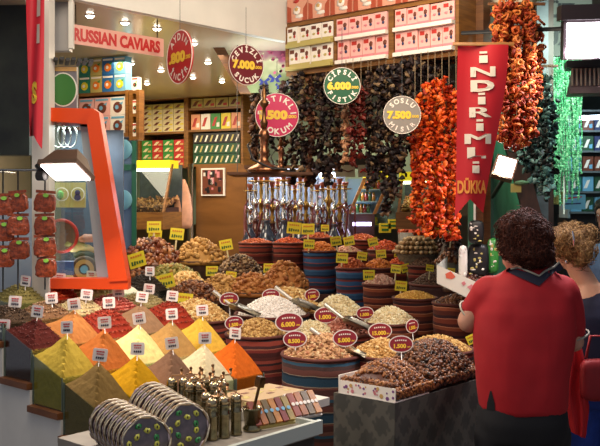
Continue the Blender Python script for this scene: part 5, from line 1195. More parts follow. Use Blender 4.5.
# ================================================================ FRONT COUNTER
ZC=.75
def cpos(u,v,z=ZC): return UV(u,v,z)
fc=empty('front_counter',UV(-2.4,2.3,0),'low white edged counter in front of the spice bins','counter',rz=YAW)
def lc(u,v,z): return ((u+2.4),(v-2.3),z)
MB().box(lc(-2.46,2.2,.355),(.60,.70,.71)).build('base',mat('counter_base','38342e',.7),(0,0,0),0,fc)
MB().box(lc(-2.46,2.2,.725),(.62,.73,.03)).build('counter_top',mat('counter_top','8c8478',.5,noise=.15,nscale=8),(0,0,0),0,fc)
MB().box(lc(-2.145,2.2,.745),(.02,.74,.05)).build('front_lip',mat('pale_lip','b4bcb4',.35),(0,0,0),0,fc)
MB().box(lc(-2.46,2.57,.745),(.62,.02,.03)).build('side_lip',mat('pale_lip','b4bcb4',.35),(0,0,0),0,fc)
# spiral stacks of wrapped discs with beads
def bead_disc(loc,label,group,R=.085,face=False,proto=None):
    pass
SILV=mat('foil_pale','d8ccb4',.35,.45,noise=.5,nscale=60,bump=.6)
def mk_disc(R,th,face):
    t=empty('bracelet_pack',(0,0,0),'x','bracelet')
    m=MB(); n=40
    for q in range(6): m.tube([((R+.004*math.sin((5+q)*a+q*2))*math.cos(a),(q/5-.5)*th*1.1+.004*math.sin((4+q)*a+q*2),(R+.004*math.sin((5+q)*a+q*2))*math.sin(a)) for a in [2*PI*k/n for k in range(n)]],[.0026+.0012*math.sin(5*k+q) for k in range(n)],5,m=q%3,closed=True)
    m.build('twisted_rim',[SILV,mat('foil_brown','a88c68',.4,.1),mat('foil_violet','b8a8b0',.3,.2)],(0,0,0),0,t)
    m=MB(); m.disc(0,0,R*.97,th*.2,-th*.2,0,28); m.build('disc',mat('disc_plastic','54484c',.15,.2,noise=.5,nscale=30,coat=1),(0,0,0),0,t)
    if face:
        m=MB(); g=MB()
        for k in range(11):
            a=2*PI*k/11+.3; r=R*(.72 if k%2 else .45); (m if k%3 else g).ell((r*math.cos(a),-th*.3,r*math.sin(a)),(.011,.004,.014),0,lv=1,R=Matrix.Rotation(-a,4,'Y'))
            (m if k%3 else g).ell((r*math.cos(a),-th*.3-.003,r*math.sin(a)),(.003,.002,.006),1,lv=1)
        m.build('yellow_beads',[mat('bead_yellow','c8c850',.3,coat=.5),BLACK],(0,0,0),0,t); g.build('green_beads',[mat('bead_green','2c8a48',.3,coat=.5),BLACK],(0,0,0),0,t)
    return t
pd=mk_disc(.086,.02,False); pf=mk_disc(.086,.02,True); used={0:0,1:0}
def stack(px0,py0,px1,py1,d0,d1,n,yaw,lb,s=1):
    a=P(px0,py0,d0); b_=P(px1,py1,d1)
    for i in range(n):
        p=a.lerp(b_,i/(n-1)); pr=pf if i==n-1 else pd; k=int(i==n-1)
        nm='%s disc of beads from the back of the %s stack'%(ORD[i],lb)
        if not used[k]: pr.location=p; pr.rotation_euler=(0,0,yaw); o=pr; used[k]=1; o['label']=nm; 
        else: o=dup(pr,p,yaw,nm)
        o['group']='stacked bead discs'; o.rotation_euler=(-.12,random.uniform(0,6) if k else 0,yaw+random.uniform(-.06,.06)) if 0 else (-.12,0,yaw+random.uniform(-.06,.06)); o.scale=(s,s,s)
stack(114,424,146,442,3.14,2.98,8,.5,'left foil wrapped',.97)
stack(152,406,186,428,3.3,3.08,9,.5,'right foil wrapped',.97)
# brass pepper mills
MILL=mat('dull_brass','8c8468',.25,1,noise=.25,nscale=60)
def mill():
    t=empty('pepper_mill',(0,0,0),'x','pepper mill'); 
    m=MB(); m.lathe([(0,0),(.019,0),(.02,.004),(.0175,.012),(.0175,.07),(.0195,.074),(.0175,.078),(.0175,.1),(.019,.104),(0,.104)],16); m.build('barrel',MILL,(0,0,0),0,t)
    m=MB(); m.lathe([(0,.104),(.0185,.104),(.0165,.122),(.008,.13),(0,.131)],16); m.build('dome',mat('bright_brass','b8a888',.25,1),(0,0,0),0,t)
    m=MB(); m.cyl((0,0,.13),(0,0,.138),.003,8); m.cyl((0,0,.137),(.032,0,.139),.0025,6); m.cyl((.032,0,.139),(.032,0,.152),.004,8); m.ell((.032,0,.156),(.006,.006,.006),0,lv=1); m.build('crank',DARKBRASS,(0,0,0),0,t); return t
pm=mill(); u_=0
mlist=[(172,402,3.5),(184,403,3.5),(194,400,3.52),(205,402,3.5),(212,400,3.55),(221,401,3.5),(190,410,3.42),(200,409,3.42),(214,414,3.42),(222,411,3.45),(212,432,3.17),(224,429,3.2),(236,427,3.24),(206,428,3.26),(219,422,3.3)]
for i,(px,py,d) in enumerate(mlist):
    # stand on the counter: height fixed, so the depth follows from the foot
    fz=ZC-.008; p=P(px,200,d); loc=Vector((p.x,d,fz)); 
    lb='brass pepper mill with a crank on the front counter, %s'%(['back row, leftmost','back row, second from the left','back row, third from the left','back row, fourth from the left','back row, fifth from the left','back row, rightmost','middle row, leftmost','middle row, second from the left','middle row, third from the left','middle row, rightmost','front row, leftmost','front row, middle','front row, rightmost','just behind the leftmost front one','just behind the middle front one'][i])
    if i==0: pm.location=loc; o=pm; o['label']=lb; 
    else: o=dup(pm,loc,random.uniform(-1,3),lb)
    o['group']='brass pepper mills'; s=1.2 if i<10 else 1.15; o.scale=(s,s,s)
# mortar and pestle
loc=Vector((P(252,200,3.3).x,3.3,ZC-.008)); t=empty('brass_mortar',loc,'brass mortar beside the spice assortment packs','mortar')
MB().lathe([(0,0),(.034,0),(.036,.008),(.028,.018),(.030,.05),(.034,.078),(.041,.086),(.036,.086),(.028,.02),(0,.018)],22).build('bowl',MILL,(0,0,0),0,t)
m=MB(); m.tube([(0,0,.03),(.012,.0,.09),(.026,.0,.15)],[.009,.006,.006],8); m.lathe([(0,-.02),(.018,-.02),(.02,.0),(.018,.02),(0,.02)],4,c=(.03,0,.17),sm=False,R=Matrix.Rotation(.2,4,'Y'))
tag(m.build('brass_pestle',DARKBRASS,loc+Vector((0,0,.01))),'brass pestle with a square head standing in the mortar','pestle')
# cartons lying flat behind
for i,(px,py,w_,dp_,lb) in enumerate(((252,396,.30,.20,'flat white and gold carton on the front counter, lower left of three'),(262,389,.30,.2,'flat patterned carton lying on top of the pile behind the mills'),(292,396,.18,.26,'flat white carton at the right end of the front counter'))):
    zz=[.0,.035,.0][i]; d=[3.62,3.64,3.72][i]; p=P(px,200,d); m=MB(); m.box((0,0,.016),(w_,dp_,.032),0)
    for _ in range(16 if i==1 else 3): x,y=random.uniform(-w_/2+.02,w_/2-.03),random.uniform(-dp_/2+.02,dp_/2-.02); m.box((x,y,.0325),(.03,.02,.001),1+(_%2))
    tag(m.build('flat_carton',[mat('carton_offwhite','c8c4bc',.5) if i!=1 else mat('carton_gilt','b0946c',.5),PR['khaki'],PR['brown']],Vector((p.x,d,ZC-.008+zz)),.86),lb,'carton','flat cartons')
# spice assortment packs leaning
def pack(px,py,d,w_,h_,n,label,base):
    w_*=1.15; h_*=1.35
    p=P(px,py,d); t=empty('spice_assortment',Vector((p.x,p.y,ZC-.008+.01)),label,'spice pack',R=Matrix.Rotation(.62,4,'Z')@Matrix.Rotation(-.75,4,'X'))
    MB().box((0,.006,h_/2),(w_,.012,h_)).build('tray',PR[base],(0,0,0),0,t)
    for k in range(n):
        c_=['8c3a1c','a8642c','6a5428','b8782c','7c2c20','9c8440'][k%6]
        MB().box((-w_/2+w_*(k+.5)/n,-.006,h_/2),(w_/n*.82,.014,h_*.88)).build('spice_sachet',mat('sachet_'+c_,c_,.3,noise=.3,nscale=40,coat=.5),(0,0,0),0,t)
    m=MB(); 
    for k in range(7): m.disc(-w_*.42+k*w_*.14,h_*.5,.008,-.014,-.016,0,10)
    m.build('white_emblems',PR['sky'] if base=='khaki' else PR['white'],(0,0,0),0,t); return t
pack(276,414,3.33,.16,.085,6,'row of coloured spice sachets with round emblems beside the mortar','khaki')
pack(309,404,3.46,.115,.085,4,'small divided spice box at the right end of the front counter','white')
# ================================================================ PEOPLE
def capsule(m,a,b,ra,rb,n=14):
    a=Vector(a); b=Vector(b); d=b-a; L=max(d.length,1e-4); R=d.to_track_quat('Z','Y').to_matrix()
    pr=[(ra*math.cos(t),-ra*math.sin(t)) for t in (PI/2,PI/3,PI/6)]+[(ra,0),(rb,L)]+[(rb*math.cos(t),L+rb*math.sin(t)) for t in (PI/6,PI/3,PI/2)]
    pr=[(max(r,0),z) for r,z in pr]; m.lathe(pr,n,tuple(a),0,True,R=R)
def chain(m,pts): 
    for (a,ra),(b,rb) in zip(pts[:-1],pts[1:]): capsule(m,a,b,ra,rb)
def loft(m,rings,n=28,e=2.4):
    """rings: (x,y,z,halfwidth,halfdepth)"""
    V=[]
    for x,y,z,w,dp in rings:
        for k in range(n):
            a=2*PI*k/n; c,s=math.cos(a),math.sin(a); V.append((x+w*math.copysign(abs(c)**(2/e),c),y+dp*math.copysign(abs(s)**(2/e),s),z))
    f=[[i*n+k,i*n+(k+1)%n,(i+1)*n+(k+1)%n,(i+1)*n+k] for i in range(len(rings)-1) for k in range(n)]
    b=len(V); V.append(rings[0][:3]); V.append(rings[-1][:3])
    m.add(V,f,0,smooth=True); m.add([V[k] for k in range(n)]+[V[b]],[[(k+1)%n,k,n] for k in range(n)],0); L=(len(rings)-1)*n; m.add([V[L+k] for k in range(n)]+[V[b+1]],[[k,(k+1)%n,n] for k in range(n)],0)
def organic(name,m,vox,mt,parent,smooth=4,disp=None,cut=None):
    o=m.build('tmp',mt); r=o.modifiers.new('r','REMESH'); r.mode='VOXEL'; r.voxel_size=vox; r.use_smooth_shade=True
    s=o.modifiers.new('s','SMOOTH'); s.iterations=smooth; s.factor=.5
    bpy.context.view_layer.update(); dg=bpy.context.evaluated_depsgraph_get(); me=bpy.data.meshes.new_from_object(o.evaluated_get(dg)); bpy.data.objects.remove(o)
    n=len(me.vertices); co=np.zeros(n*3); me.vertices.foreach_get('co',co); co=co.reshape(-1,3)
    if disp: co=disp(co,me)
    me.vertices.foreach_set('co',co.ravel()); me.update(); me.name=name
    me.materials.clear(); me.materials.append(mt)
    me.polygons.foreach_set('use_smooth',np.ones(len(me.polygons),bool)); me.polygons.foreach_set('material_index',np.zeros(len(me.polygons),np.int32))
    ob=bpy.data.objects.new(name,me); COL.objects.link(ob); ob.parent=parent; return ob
def hand(m,w,fd,pd,side):
    """w wrist, fd finger direction, pd palm-normal; five fingers, slightly curled"""
    w=Vector(w); fd=Vector(fd).normalized(); pd=Vector(pd).normalized(); sd=fd.cross(pd).normalized()*side
    pc=w+fd*.045; R=Matrix((sd,fd,pd)).transposed()
    m.ell(tuple(pc),(.038,.052,.016),0,R=R.to_4x4(),lv=2)
    for k,(o,l) in enumerate(((-.028,.075),(-.0095,.085),(.0095,.08),(.028,.062))):
        b=w+fd*.08+sd*o; p1=b+fd*l*.45+pd*.006; p2=p1+fd*l*.3+pd*.016; p3=p2+fd*l*.2+pd*.02
        chain(m,[(b,.0095),(p1,.009),(p2,.0085),(p3,.0075)])
    b=w+fd*.02-sd*.03; p1=b-sd*.022+fd*.03+pd*.008; p2=p1+fd*.03+pd*.01-sd*.004; chain(m,[(b,.013),(p1,.0105),(p2,.009)])
def head(m,c,h,yaw=0,tilt=0):
    """c skull centre; h head height; faces local +Y turned by yaw"""
    R=Matrix.Rotation(yaw,4,'Z')@Matrix.Rotation(tilt,4,'X'); C_=Vector(c)
    q=lambda x,y,z: tuple(C_+R@Vector((x*h,y*h,z*h)))
    m.ell(q(0,-.03,.08),(.33*h,.40*h,.40*h),0,R=R,lv=3); m.ell(q(0,.06,-.16),(.26*h,.29*h,.33*h),0,R=R,lv=2); m.ell(q(0,.17,-.36),(.15*h,.14*h,.11*h),0,R=R,lv=2)
    chain(m,[(q(0,.33,.04),.028*h),(q(0,.42,-.12),.045*h)]); m.ell(q(0,.30,-.25),(.12*h,.06*h,.035*h),0,R=R); m.ell(q(0,.29,-.30),(.11*h,.06*h,.03*h),0,R=R)
    for s in (-1,1): m.ell(q(s*.33,-.02,-.08),(.03*h,.07*h,.12*h),0,R=R); m.ell(q(s*.15,.30,.1),(.09*h,.05*h,.02*h),0,R=R)
    return q,R
SKIN=mat('skin','c08c74',.5,noise=.06,nscale=30); SKIN2=mat('skin_pale','cc9a7c',.5,noise=.05,nscale=30)
def eyes(q,R,h,parent):
    for s in (-1,1):
        m=MB(); m.ell(q(s*.15,.305,.03),(.05*h,.04*h,.035*h),0,R=R); m.ell(q(s*.15,.335,.03),(.022*h,.016*h,.024*h),1,R=R); m.build('eye',[PR['white'],PR['brown']],(0,0,0),0,parent)
def hair_disp(amp,freq,seed):
    from mathutils import noise as nz
    def f(co,me):
        nn=np.zeros(len(co)*3); me.vertices.foreach_get('normal',nn); nn=nn.reshape(-1,3)
        d=np.array([nz.noise(Vector((c[0]*freq+seed,c[1]*freq,c[2]*freq*.6))) + .5*nz.noise(Vector((c[0]*freq*3,c[1]*freq*3+seed,c[2]*freq*1.3))) for c in co]); return co+nn*(d*amp)[:,None]
    return f
def hairmat(name,c1,c2,c3,sc=(60,60,8)):
    m,nt,b=newmat(name); tc=nt.nodes.new('ShaderNodeTexCoord'); mp=nt.nodes.new('ShaderNodeMapping'); n=nt.nodes.new('ShaderNodeTexNoise'); mp.inputs['Scale'].default_value=sc; n.inputs['Scale'].default_value=1.5; n.inputs['Detail'].default_value=5; n.inputs['Distortion'].default_value=2
    r=nt.nodes.new('ShaderNodeValToRGB'); e=r.color_ramp.elements; e[0].position=.3; e[0].color=lin(c1); e[1].position=.72; e[1].color=lin(c3); x=e.new(.5); x.color=lin(c2)
    nt.links.new(tc.outputs['Object'],mp.inputs[0]); nt.links.new(mp.outputs[0],n.inputs['Vector']); nt.links.new(n.outputs['Fac'],r.inputs['Fac']); nt.links.new(r.outputs['Color'],b.inputs['Base Color']); b.inputs['Roughness'].default_value=.65; b.inputs['Specular IOR Level'].default_value=.25
    bp=nt.nodes.new('ShaderNodeBump'); bp.inputs['Strength'].default_value=.8; bp.inputs['Distance'].default_value=.01; nt.links.new(n.outputs['Fac'],bp.inputs['Height']); nt.links.new(bp.outputs['Normal'],b.inputs['Normal']); return m
def strands(surf,n,L,gm,parent,name,down=.8,curl=.02,center=None,seed=1,r=.0022):
    """short locks lying over the hair surface"""
    me=surf.data; rs=np.random.default_rng(seed); m=MB()
    for _ in range(n):
        p=me.polygons[rs.integers(len(me.polygons))]; c=p.center.copy(); nr=p.normal.copy()
        t=Vector((rs.normal()*.5,rs.normal()*.5,-down)); t=(t-nr*t.dot(nr)); 
        if t.length<1e-3: continue
        t.normalize(); s=nr.cross(t); pts=[]; ph=rs.uniform(0,6)
        for k in range(6):
            q=k/5*L*rs.uniform(.9,1.1); pts.append(c+t*q+nr*(.004+.010*math.sin(q/L*PI))+s*curl*math.sin(q/L*3+ph))
        m.tube(pts,[r*.5,r,r*1.1,r,r*.8,r*.3],4)
    return m.build(name,gm,(0,0,0),0,parent)
# ---- woman in red
WX,WY=.945,3.72; wr=empty('person',Vector((WX,WY,0)),'woman seen from behind in red polo top with navy collar, short dark auburn hair','person')
L=lambda px,py,dd=0: P(px,py,WY+dd)-Vector((WX,WY,0))
z=lambda py: L(0,py).z
m=MB()
loft(m,[(0,0,.72,.145,.12),(.0,0,.85,.16,.13),(-.01,0,1.0,.175,.14),(0,0,1.15,.17,.12),(.01,0,1.24,.14,.09),(.02,.0,1.30,.07,.06)])
chain(m,[(Vector((.02,0,1.26)),.062),(Vector((.01,.015,1.36)),.056)])
q1,R1=head(m,(-.022,.03,1.405),.225,yaw=.75,tilt=-.15)
# arms: shoulder, elbow, wrist
el=L(469,321,.05); wl=Vector((-.13,.33,1.02)); er=L(573,341,.02); wrr=Vector((.18,.30,1.02))
chain(m,[(Vector((-.15,0,1.21)),.06),(el,.050),(wl,.028)]); chain(m,[(Vector((.15,0,1.21)),.06),(er,.047),(wrr,.028)])
hand(m,wl,(wl-el)+Vector((0,0,.02)),(0,.1,1),1); hand(m,wrr,(wrr-er),(-1,0,.1),-1)
for s in (-1,1):
    chain(m,[(Vector((s*.085,0,.74)),.085),(Vector((s*.1,.01,.45)),.068),(Vector((s*.1,-.01,.30)),.062),(Vector((s*.1,-.02,.09)),.04)]); chain(m,[(Vector((s*.1,-.03,.045)),.04),(Vector((s*.11,.13,.03)),.03)])
organic('body',m,.0085,SKIN,wr,2)
eyes(q1,R1,.225,wr)
m=MB()
loft(m,[(-.012,0,z(408),.183,.162),(-.012,0,z(390),.188,.17),(-.01,0,z(360),.196,.172),(-.005,0,z(335),.205,.168),(-.005,0,z(310),.205,.155),(0,0,z(295),.198,.135),(.004,0,z(284),.175,.115),(.01,0,z(275),.13,.095),(.018,0,z(267),.075,.07)])
eL=L(472,316,.05); capsule(m,(-.15,0,1.205),L(476.5,307,.042),.082,.062); capsule(m,(.152,0,1.205),L(573.5,328,.022),.080,.055)
RSH=mat('red_jersey','a60a18',.75,noise=.08,nscale=10)
# crisp sleeve ends: cut the sleeve shell beyond the hem planes
sh_disp=lambda co,me: co
top=organic('red_polo_shirt',m,.011,RSH,wr,5)
import bmesh
def bis(o,pt,no):
    bm=bmesh.new(); bm.from_mesh(o.data); bmesh.ops.bisect_plane(bm,geom=bm.verts[:]+bm.edges[:]+bm.faces[:],plane_co=pt,plane_no=no,clear_outer=False); return bm
# folds in the cloth
def folds(o,amp):
    from mathutils import noise as nz
    for v in o.data.vertices:
        c=v.co; k=nz.noise(Vector((c.x*7,c.y*5,c.z*3.2+c.x*4)))*amp+nz.noise(Vector((c.x*16,c.y*10,c.z*9)))*amp*.4; v.co=c+v.normal*k
    o.data.update()
folds(top,.010)
m=MB(); 
loft(m,[(-.012,0,z(398),.176,.155),(-.012,0,.68,.188,.168),(-.01,0,.60,.18,.155)])
for s in (-1,1): chain(m,[(Vector((s*.09-.01,0,.62)),.115),(Vector((s*.1-.01,.01,.42)),.09),(Vector((s*.1,-.01,.11)),.075)])
organic('black_trousers',m,.014,mat('black_cloth','0c0c12',.8),wr,4)
for s in (-1,1):
    m=MB(); m.ell((s*.105,.05,.035),(.05,.13,.04),0); m.build('shoe',BLACK,(0,0,0),0,wr)
# collar laid over the back of the shirt
bv=BVHTree.FromObject(top,bpy.context.evaluated_depsgraph_get())
def on_back(px,py,off=.005,o_=bv,base=(WX,WY)):
    # point of the shirt's back above that spot of the body
    l=L(px,py); src=Vector((-WX,-WY,CZ)); dr_=(l-src).normalized(); h=o_.ray_cast(src,dr_)
    return (h[0]-dr_*off) if h[0] else Vector((l.x,-.05,l.z))
def patch(rows,off,nm,mt,n=12,parent=None,th=.004):
    V=[]
    for (xa,ya),(xb,yb) in rows:
        for k in range(n+1): V.append(on_back(xa+(xb-xa)*k/n,ya+(yb-ya)*k/n,off))
    f=[[i*(n+1)+k,i*(n+1)+k+1,(i+1)*(n+1)+k+1,(i+1)*(n+1)+k] for i in range(len(rows)-1) for k in range(n)]
    m=MB(); m.add([v[:] for v in V],f,0,smooth=True); m.add([(v+Vector((0,th,0)))[:] for v in V],[q[::-1] for q in f],0,smooth=True); return m.build(nm,mt,(0,0,0),0,parent or wr)
NAVY=mat('navy_rib','12142c',.7); EDGE=mat('collar_edge','a8a494',.7)
col=patch([((506,267),(540,275)),((503,270),(539,286))],.006,'navy_collar',NAVY); patch([((540,275),(556,261)),((539,286),(560,267))],.006,'navy_collar',NAVY)
# stand-up collar ring round the neck
m=MB(); n=30
V=[]
for i,(zz,rr) in enumerate(((0,1.25),(.03,1.0))):
    for k in range(n):
        a=2*PI*k/n; V.append((.018+.085*rr*math.cos(a),-.002+.08*rr*math.sin(a),1.275+zz+.018*math.cos(a)*0-.012*max(0,-math.sin(a))))
m.add(V,[[k,(k+1)%n,n+(k+1)%n,n+k] for k in range(n)],0,smooth=True); m.build('collar_band',NAVY,(0,0,0),0,wr)
e=MB(); e.tube([on_back(*p_,.010) for p_ in ((508,268),(518,268),(528,271),(539,276),(545,271),(551,266),(556,261))],.0045,6); e.build('pale_collar_edge',EDGE,(0,0,0),0,wr)
patch([((486.5,410),(495,410.5)),((487,403),(494.5,403)),((488.5,397),(493,397)),((490,391),(491.5,391))],.003,'side_slit',mat('black_cloth','0c0c12',.8),n=3)
for nm,pt,dirv,r in (('sleeve_edge',L(476.5,307,.042),L(476.5,307,.042)-Vector((-.15,0,1.205)),.0625),('sleeve_edge',L(573.5,328,.022),L(573.5,328,.022)-Vector((.152,0,1.205)),.056)):
    dv=dirv.normalized(); Rq=dv.to_track_quat('Z','Y').to_matrix(); e=MB()
    e.tube([Vector(pt)+dv*.035+Rq@Vector((r*.96*math.cos(a),r*.96*math.sin(a),0)) for a in [2*PI*k/20 for k in range(20)]],.0042,6,closed=True); e.build(nm,EDGE,(0,0,0),0,wr)
# hair
m=MB(); hc=L(525,236.5,-.005); m.ell(tuple(hc),(.098,.112,.103),0,lv=3); m.ell(tuple(hc+Vector((.012,-.042,-.052))),(.088,.08,.066),0,lv=2); m.ell(tuple(hc+Vector((-.05,.0,-.035))),(.05,.08,.055),0,lv=2); m.ell(tuple(hc+Vector((.055,.0,-.045))),(.046,.08,.07),0,lv=2); m.ell(tuple(hc+Vector((-.02,.0,.035))),(.085,.1,.068),0,lv=2)
HM1=hairmat('auburn_hair','200e0a','3e1a10','6a301c',(45,45,12)); hr=organic('hair',m,.008,HM1,wr,2,hair_disp(.020,22,3))
strands(hr,1800,.035,HM1,hr,'hair_lock',.5,.009,seed=4,r=.0016)
# ---- fair haired woman
BX,BY=1.40,4.25; w2=empty('person',Vector((BX,BY,0)),'woman with pinned up fair hair, navy top and blue jeans beside woman in red','person')
L=lambda px,py,dd=0: P(px,py,BY+dd)-Vector((BX,BY,0))
SH=L(594,292).z
m=MB()
loft(m,[(.02,0,.70,.16,.12),(.02,0,.82,.165,.125),(.02,0,.95,.13,.1),(.03,0,1.08,.15,.11),(.02,0,1.14,.13,.09),(-.01,.0,1.2,.06,.06)])
hc2=L(572,246); chain(m,[(Vector((-.0,.0,1.15)),.06),(L(574,262,.0),.048),(hc2+Vector((0,.02,0)),.05)])
q2,R2=head(m,tuple(hc2+Vector((-.012,.03,-.01))),.205,yaw=.75,tilt=-.3)
el2=Vector((-.02,-.09,SH-.30)); e2l=Vector((-.12,.06,.86))
chain(m,[(Vector((.15,0,1.08)),.05),(Vector((.22,.02,.84)),.04),(Vector((.12,.28,.86)),.027)]); hand(m,Vector((.12,.28,.86)),(-.3,1,0),(0,0,1),-1)
chain(m,[(Vector((-.10,-.0,1.08)),.05),(Vector((-.09,-.03,.86)),.042),(Vector((-.12,.22,.84)),.028)]); hand(m,Vector((-.12,.22,.84)),(0,1,0),(0,0,1),1)
for s in (-1,1): chain(m,[(Vector((s*.08+.02,0,.72)),.09),(Vector((s*.09+.02,.01,.42)),.06),(Vector((s*.09+.02,-.01,.09)),.038)]); chain(m,[(Vector((s*.1+.02,-.02,.045)),.035),(Vector((s*.1+.02,.12,.03)),.028)])
organic('body',m,.0085,SKIN2,w2,2); eyes(q2,R2,.205,w2)
m=MB(); loft(m,[(.02,0,.80,.172,.14),(.02,0,.95,.158,.13),(.03,0,1.05,.170,.13),(.03,0,1.11,.158,.11),(.03,0,1.155,.115,.085),(.02,0,1.175,.08,.07)]); capsule(m,(.15,0,1.08),(.20,.01,.93),.066,.056); capsule(m,(-.10,0,1.08),(-.095,-.02,.94),.066,.055)
organic('navy_top',m,.011,mat('navy_top','0e1230',.75,noise=.1),w2,4)
m=MB(); loft(m,[(.02,0,.83,.15,.12),(.02,0,.72,.17,.135),(.02,0,.62,.16,.13)])
for s in (-1,1): chain(m,[(Vector((s*.085+.02,0,.66)),.105),(Vector((s*.09+.02,.01,.42)),.08),(Vector((s*.09+.02,-.01,.1)),.065)])
organic('blue_jeans',m,.013,mat('denim','1c3c90',.8,noise=.2,nscale=20,bump=.2),w2,4)
for s in (-1,1): MB().ell((s*.1+.02,.05,.035),(.045,.12,.038),0).build('shoe',BLACK,(0,0,0),0,w2)
# hair, swept up and pinned
HM2=hairmat('fair_hair','4a3420','7c5c38','b8945c',(40,40,20)); m=MB(); m.ell(tuple(hc2+Vector((0,0,.012))),(.083,.098,.084),0,lv=3); m.ell(tuple(hc2+Vector((.03,-.06,-.025))),(.05,.05,.07),0,lv=2); m.ell(tuple(hc2+Vector((-.045,-.02,.03))),(.05,.065,.045),0,lv=2); m.ell(tuple(hc2+Vector((.065,-.035,.05))),(.04,.04,.035),0,lv=2); m.ell(tuple(hc2+Vector((-.01,-.055,.05))),(.07,.04,.03),0,lv=2)
h2=organic('hair',m,.0075,HM2,w2,2,hair_disp(.012,26,8)); strands(h2,700,.05,HM2,h2,'hair_lock',-.5,.006,seed=9,r=.0014)
m=MB(); k=L(573,238,-.125); m.tube([k+Vector((-.002,0,.032)),k+Vector((0,-.006,0)),k+Vector((.003,0,-.036))],[.004,.006,.003],8); m.build('silver_hair_clip',CHROME,(0,0,0),0,w2)
m=MB(); k=L(566,262,-.06); m.ell(tuple(k),(.005,.005,.012),0); m.build('earring',CHROME,(0,0,0),0,w2)
# red garment hanging over her arm
m=MB(); gp=P(577,345,4.08)
def shp(t,u): # t down, u across
    w=.042+.02*math.sin(t*2.2); x=-.02+.022*t+(u-.5)*2*w*(1-.45*max(0,t-.7)/.3); return (x+.006*math.sin(t*9),-.02*math.sin(u*PI)+.012*math.sin(u*14+t*2),-.40*t-(0.03*u if t>.9 else 0))
N1,N2=20,14; V=[shp(i/N1,j/N2) for i in range(N1+1) for j in range(N2+1)]; f=[[i*(N2+1)+j,i*(N2+1)+j+1,(i+1)*(N2+1)+j+1,(i+1)*(N2+1)+j] for i in range(N1) for j in range(N2)]
m.add(V,f,0,smooth=True); m.add([(x,y+.03,z_) for x,y,z_ in V],[q[::-1] for q in f],0,smooth=True)
per=[j for j in range(N2+1)]+[i*(N2+1)+N2 for i in range(1,N1+1)]+[N1*(N2+1)+j for j in range(N2-1,-1,-1)]+[i*(N2+1) for i in range(N1-1,0,-1)]
pv=[V[i] for i in per]; LL=len(pv); m.add(pv+[(x,y+.03,z_) for x,y,z_ in pv],[[i,(i+1)%LL,(i+1)%LL+LL,i+LL] for i in range(LL)],0,smooth=True)
tag(m.build('red_cardigan',mat('bright_red_knit','c01820',.8),gp),'bright red cardigan hanging over the arm between the two women','cardigan')
m=MB(); k=P(597,380,4.02); v,f=ICO[3]; v=np.sign(v)*np.abs(v)**.45*np.array([.075,.035,.095]); m.add(v,f,0,smooth=True); m.tube([(-.05,0,.1),(-.03,0,.2),(.03,0,.2),(.05,0,.1)],.007,8)
tag(m.build('dark_red_bag',mat('dark_red_bag','8c0e18',.6,noise=.1),k),'dark red cloth bag in front of the jeans at the right edge','bag')
# ---- third person, cut by the right edge
CX3,CY3=1.86,5.3; w3=empty('person',Vector((CX3,CY3,0)),'person with short black hair and grey blue shirt cut off by the right edge','person')
L=lambda px,py,dd=0: P(px,py,CY3+dd)-Vector((CX3,CY3,0))
m=MB(); loft(m,[(.04,0,.8,.16,.12),(.04,0,.95,.16,.12),(.04,0,1.15,.17,.12),(.04,0,1.28,.17,.1),(.04,0,1.34,.1,.08),(.02,0,1.38,.06,.06)]); h3=Vector((.0,.02,1.50)); chain(m,[(Vector((.02,0,1.34)),.06),(h3,.055)])
q3,R3_=head(m,tuple(h3),.225,yaw=2.3)
for s in (-1,1):
    chain(m,[(Vector((s*.17+.04,0,1.27)),.05),(Vector((s*.22+.04,.0,1.0)),.042),(Vector((s*.2+.04,-.18,.88)),.028)]); hand(m,Vector((s*.2+.04,-.18,.88)),(0,-1,-.2),(-s,0,0),s)
    chain(m,[(Vector((s*.09+.04,0,.8)),.1),(Vector((s*.1+.04,0,.45)),.06),(Vector((s*.1+.04,0,.09)),.04)]); chain(m,[(Vector((s*.1+.04,0,.045)),.035),(Vector((s*.1+.04,-.13,.03)),.028)])
organic('body',m,.009,SKIN,w3,2); eyes(q3,R3_,.225,w3)
m=MB(); loft(m,[(.04,0,.86,.18,.14),(.04,0,1.0,.175,.14),(.04,0,1.2,.19,.14),(.04,0,1.3,.175,.11),(.04,0,1.355,.09,.08)]); 
for s in (-1,1): capsule(m,(s*.17+.04,0,1.26),(s*.215+.04,0,1.05),.068,.06)
organic('grey_blue_shirt',m,.013,mat('grey_blue_shirt','5a6e8c',.8,noise=.1),w3,4)
m=MB(); 
for s in (-1,1): chain(m,[(Vector((s*.09+.04,0,.82)),.115),(Vector((s*.1+.04,0,.45)),.085),(Vector((s*.1+.04,0,.1)),.07)])
organic('dark_trousers',m,.014,mat('dark_trousers','20242c',.8),w3,4)
for s in (-1,1): MB().ell((s*.1+.04,-.05,.035),(.045,.12,.038),0).build('shoe',BLACK,(0,0,0),0,w3)
m=MB(); m.ell(tuple(h3+Vector((0.01,.02,.045))),(.09,.11,.085),0,lv=3); m.ell(tuple(h3+Vector((.02,.06,-.02))),(.08,.065,.07),0,lv=2)
organic('hair',m,.009,mat('black_hair','14100e',.5,bump=.5,nscale=40),w3,2,hair_disp(.01,30,2))
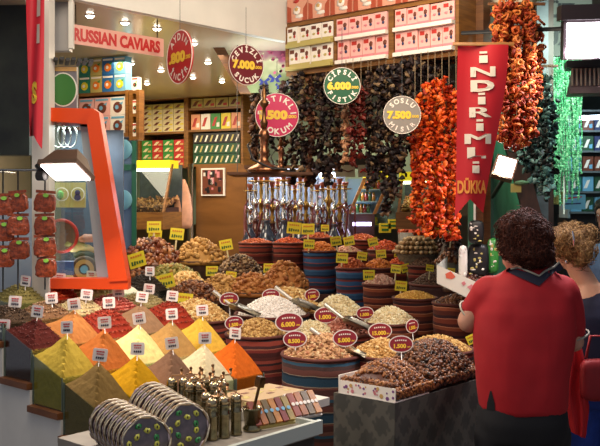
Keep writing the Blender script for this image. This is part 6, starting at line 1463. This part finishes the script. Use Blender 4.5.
# ================================================================ stand every tag in the heap below it
bpy.context.view_layer.update(); dg=bpy.context.evaluated_depsgraph_get()
def below(start,own):
    p=start; dn=Vector((0,0,-1)); hit=SC.ray_cast(dg,p,dn)
    for _ in range(8):
        if not hit[0]: return None
        if hit[4].name in own or (hit[4].parent and 'price' in hit[4].parent.name): p=hit[1]+dn*.002; hit=SC.ray_cast(dg,p,dn)
        else: return hit[1]
    return None
tags_=[o for o in SC.objects if o.name.startswith(('yellow_price_tag','red_oval_price_tag')) and o.type=='EMPTY']
for o in tags_:
    own=set(c.name for c in o.children); L0=.17 if 'yellow' in o.name else .16; hc_=.0475 if 'yellow' in o.name else .052
    p0=o.location.copy(); cam0=Vector((0,0,CZ)); d0=p0.y; best=None
    for dd in (0,.05,-.05,.1,.15,.2,.25,-.1,.3,.35,-.15,.4,.45,.5,.6,-.25,.7,-.35):
        q=cam0+(p0-cam0)*((d0+dd)/d0); s=o.scale[0]*(d0+dd)/d0; h=below(q+Vector((0,0,.02)),own)
        if h is None: continue
        g=(q.z-h.z)/s
        if hc_*.75<g<.15: best=(q,s,g); break
        if g>0.03 and (best is None or g<best[2]): best=(q,s,g)
    if best:
        o.location=best[0]; o.scale=(best[1],)*3
        for c in o.children:
            if c.name.startswith('stick'): c.scale=(1,1,max(.55,min(6,(best[2]+.02)/L0)))
# ================================================================ LIGHT AND CAMERA
wd=bpy.data.worlds.new('World'); SC.world=wd; wd.use_nodes=True
wd.node_tree.nodes['Background'].inputs[0].default_value=(.66,.68,.8,1); wd.node_tree.nodes['Background'].inputs[1].default_value=.42
l=light('AREA',(-.6,2.6,3.3),38,(1,.84,.66),1.2); aim(l,(-.4,5,.9))
l=light('AREA',(.4,3.9,2.9),26,(1,.82,.6),.9); aim(l,(.1,5.4,.9))
l=light('AREA',(-.9,5.9,2.55),24,(1,.8,.55),.8,(0,0,0))
l=light('AREA',(-1.5,7.6,2.55),45,(1,.84,.62),1.2,(0,0,0))
light('POINT',(-1.3,6.6,1.7),9,(1,.86,.68),.3)  # added fill lamp, in place of light bounced up onto the ceiling
light('POINT',(-.9,5.3,2.0),4,(1,.86,.68),.2)
l=light('AREA',(.2,7.6,2.5),30,(1,.84,.62),1.0,(0,0,0))
cam=bpy.data.cameras.new('Camera'); co=bpy.data.objects.new('Camera',cam); COL.objects.link(co); SC.camera=co
co.location=(0,0,CZ); co.rotation_euler=(PI/2,0,0); cam.sensor_width=36; cam.lens=36*F/600; cam.shift_y=-(223-HY)/600; cam.clip_start=.05
SC.view_settings.view_transform='Standard'; SC.view_settings.look='None'; SC.view_settings.gamma=1; SC.view_settings.exposure=-.1
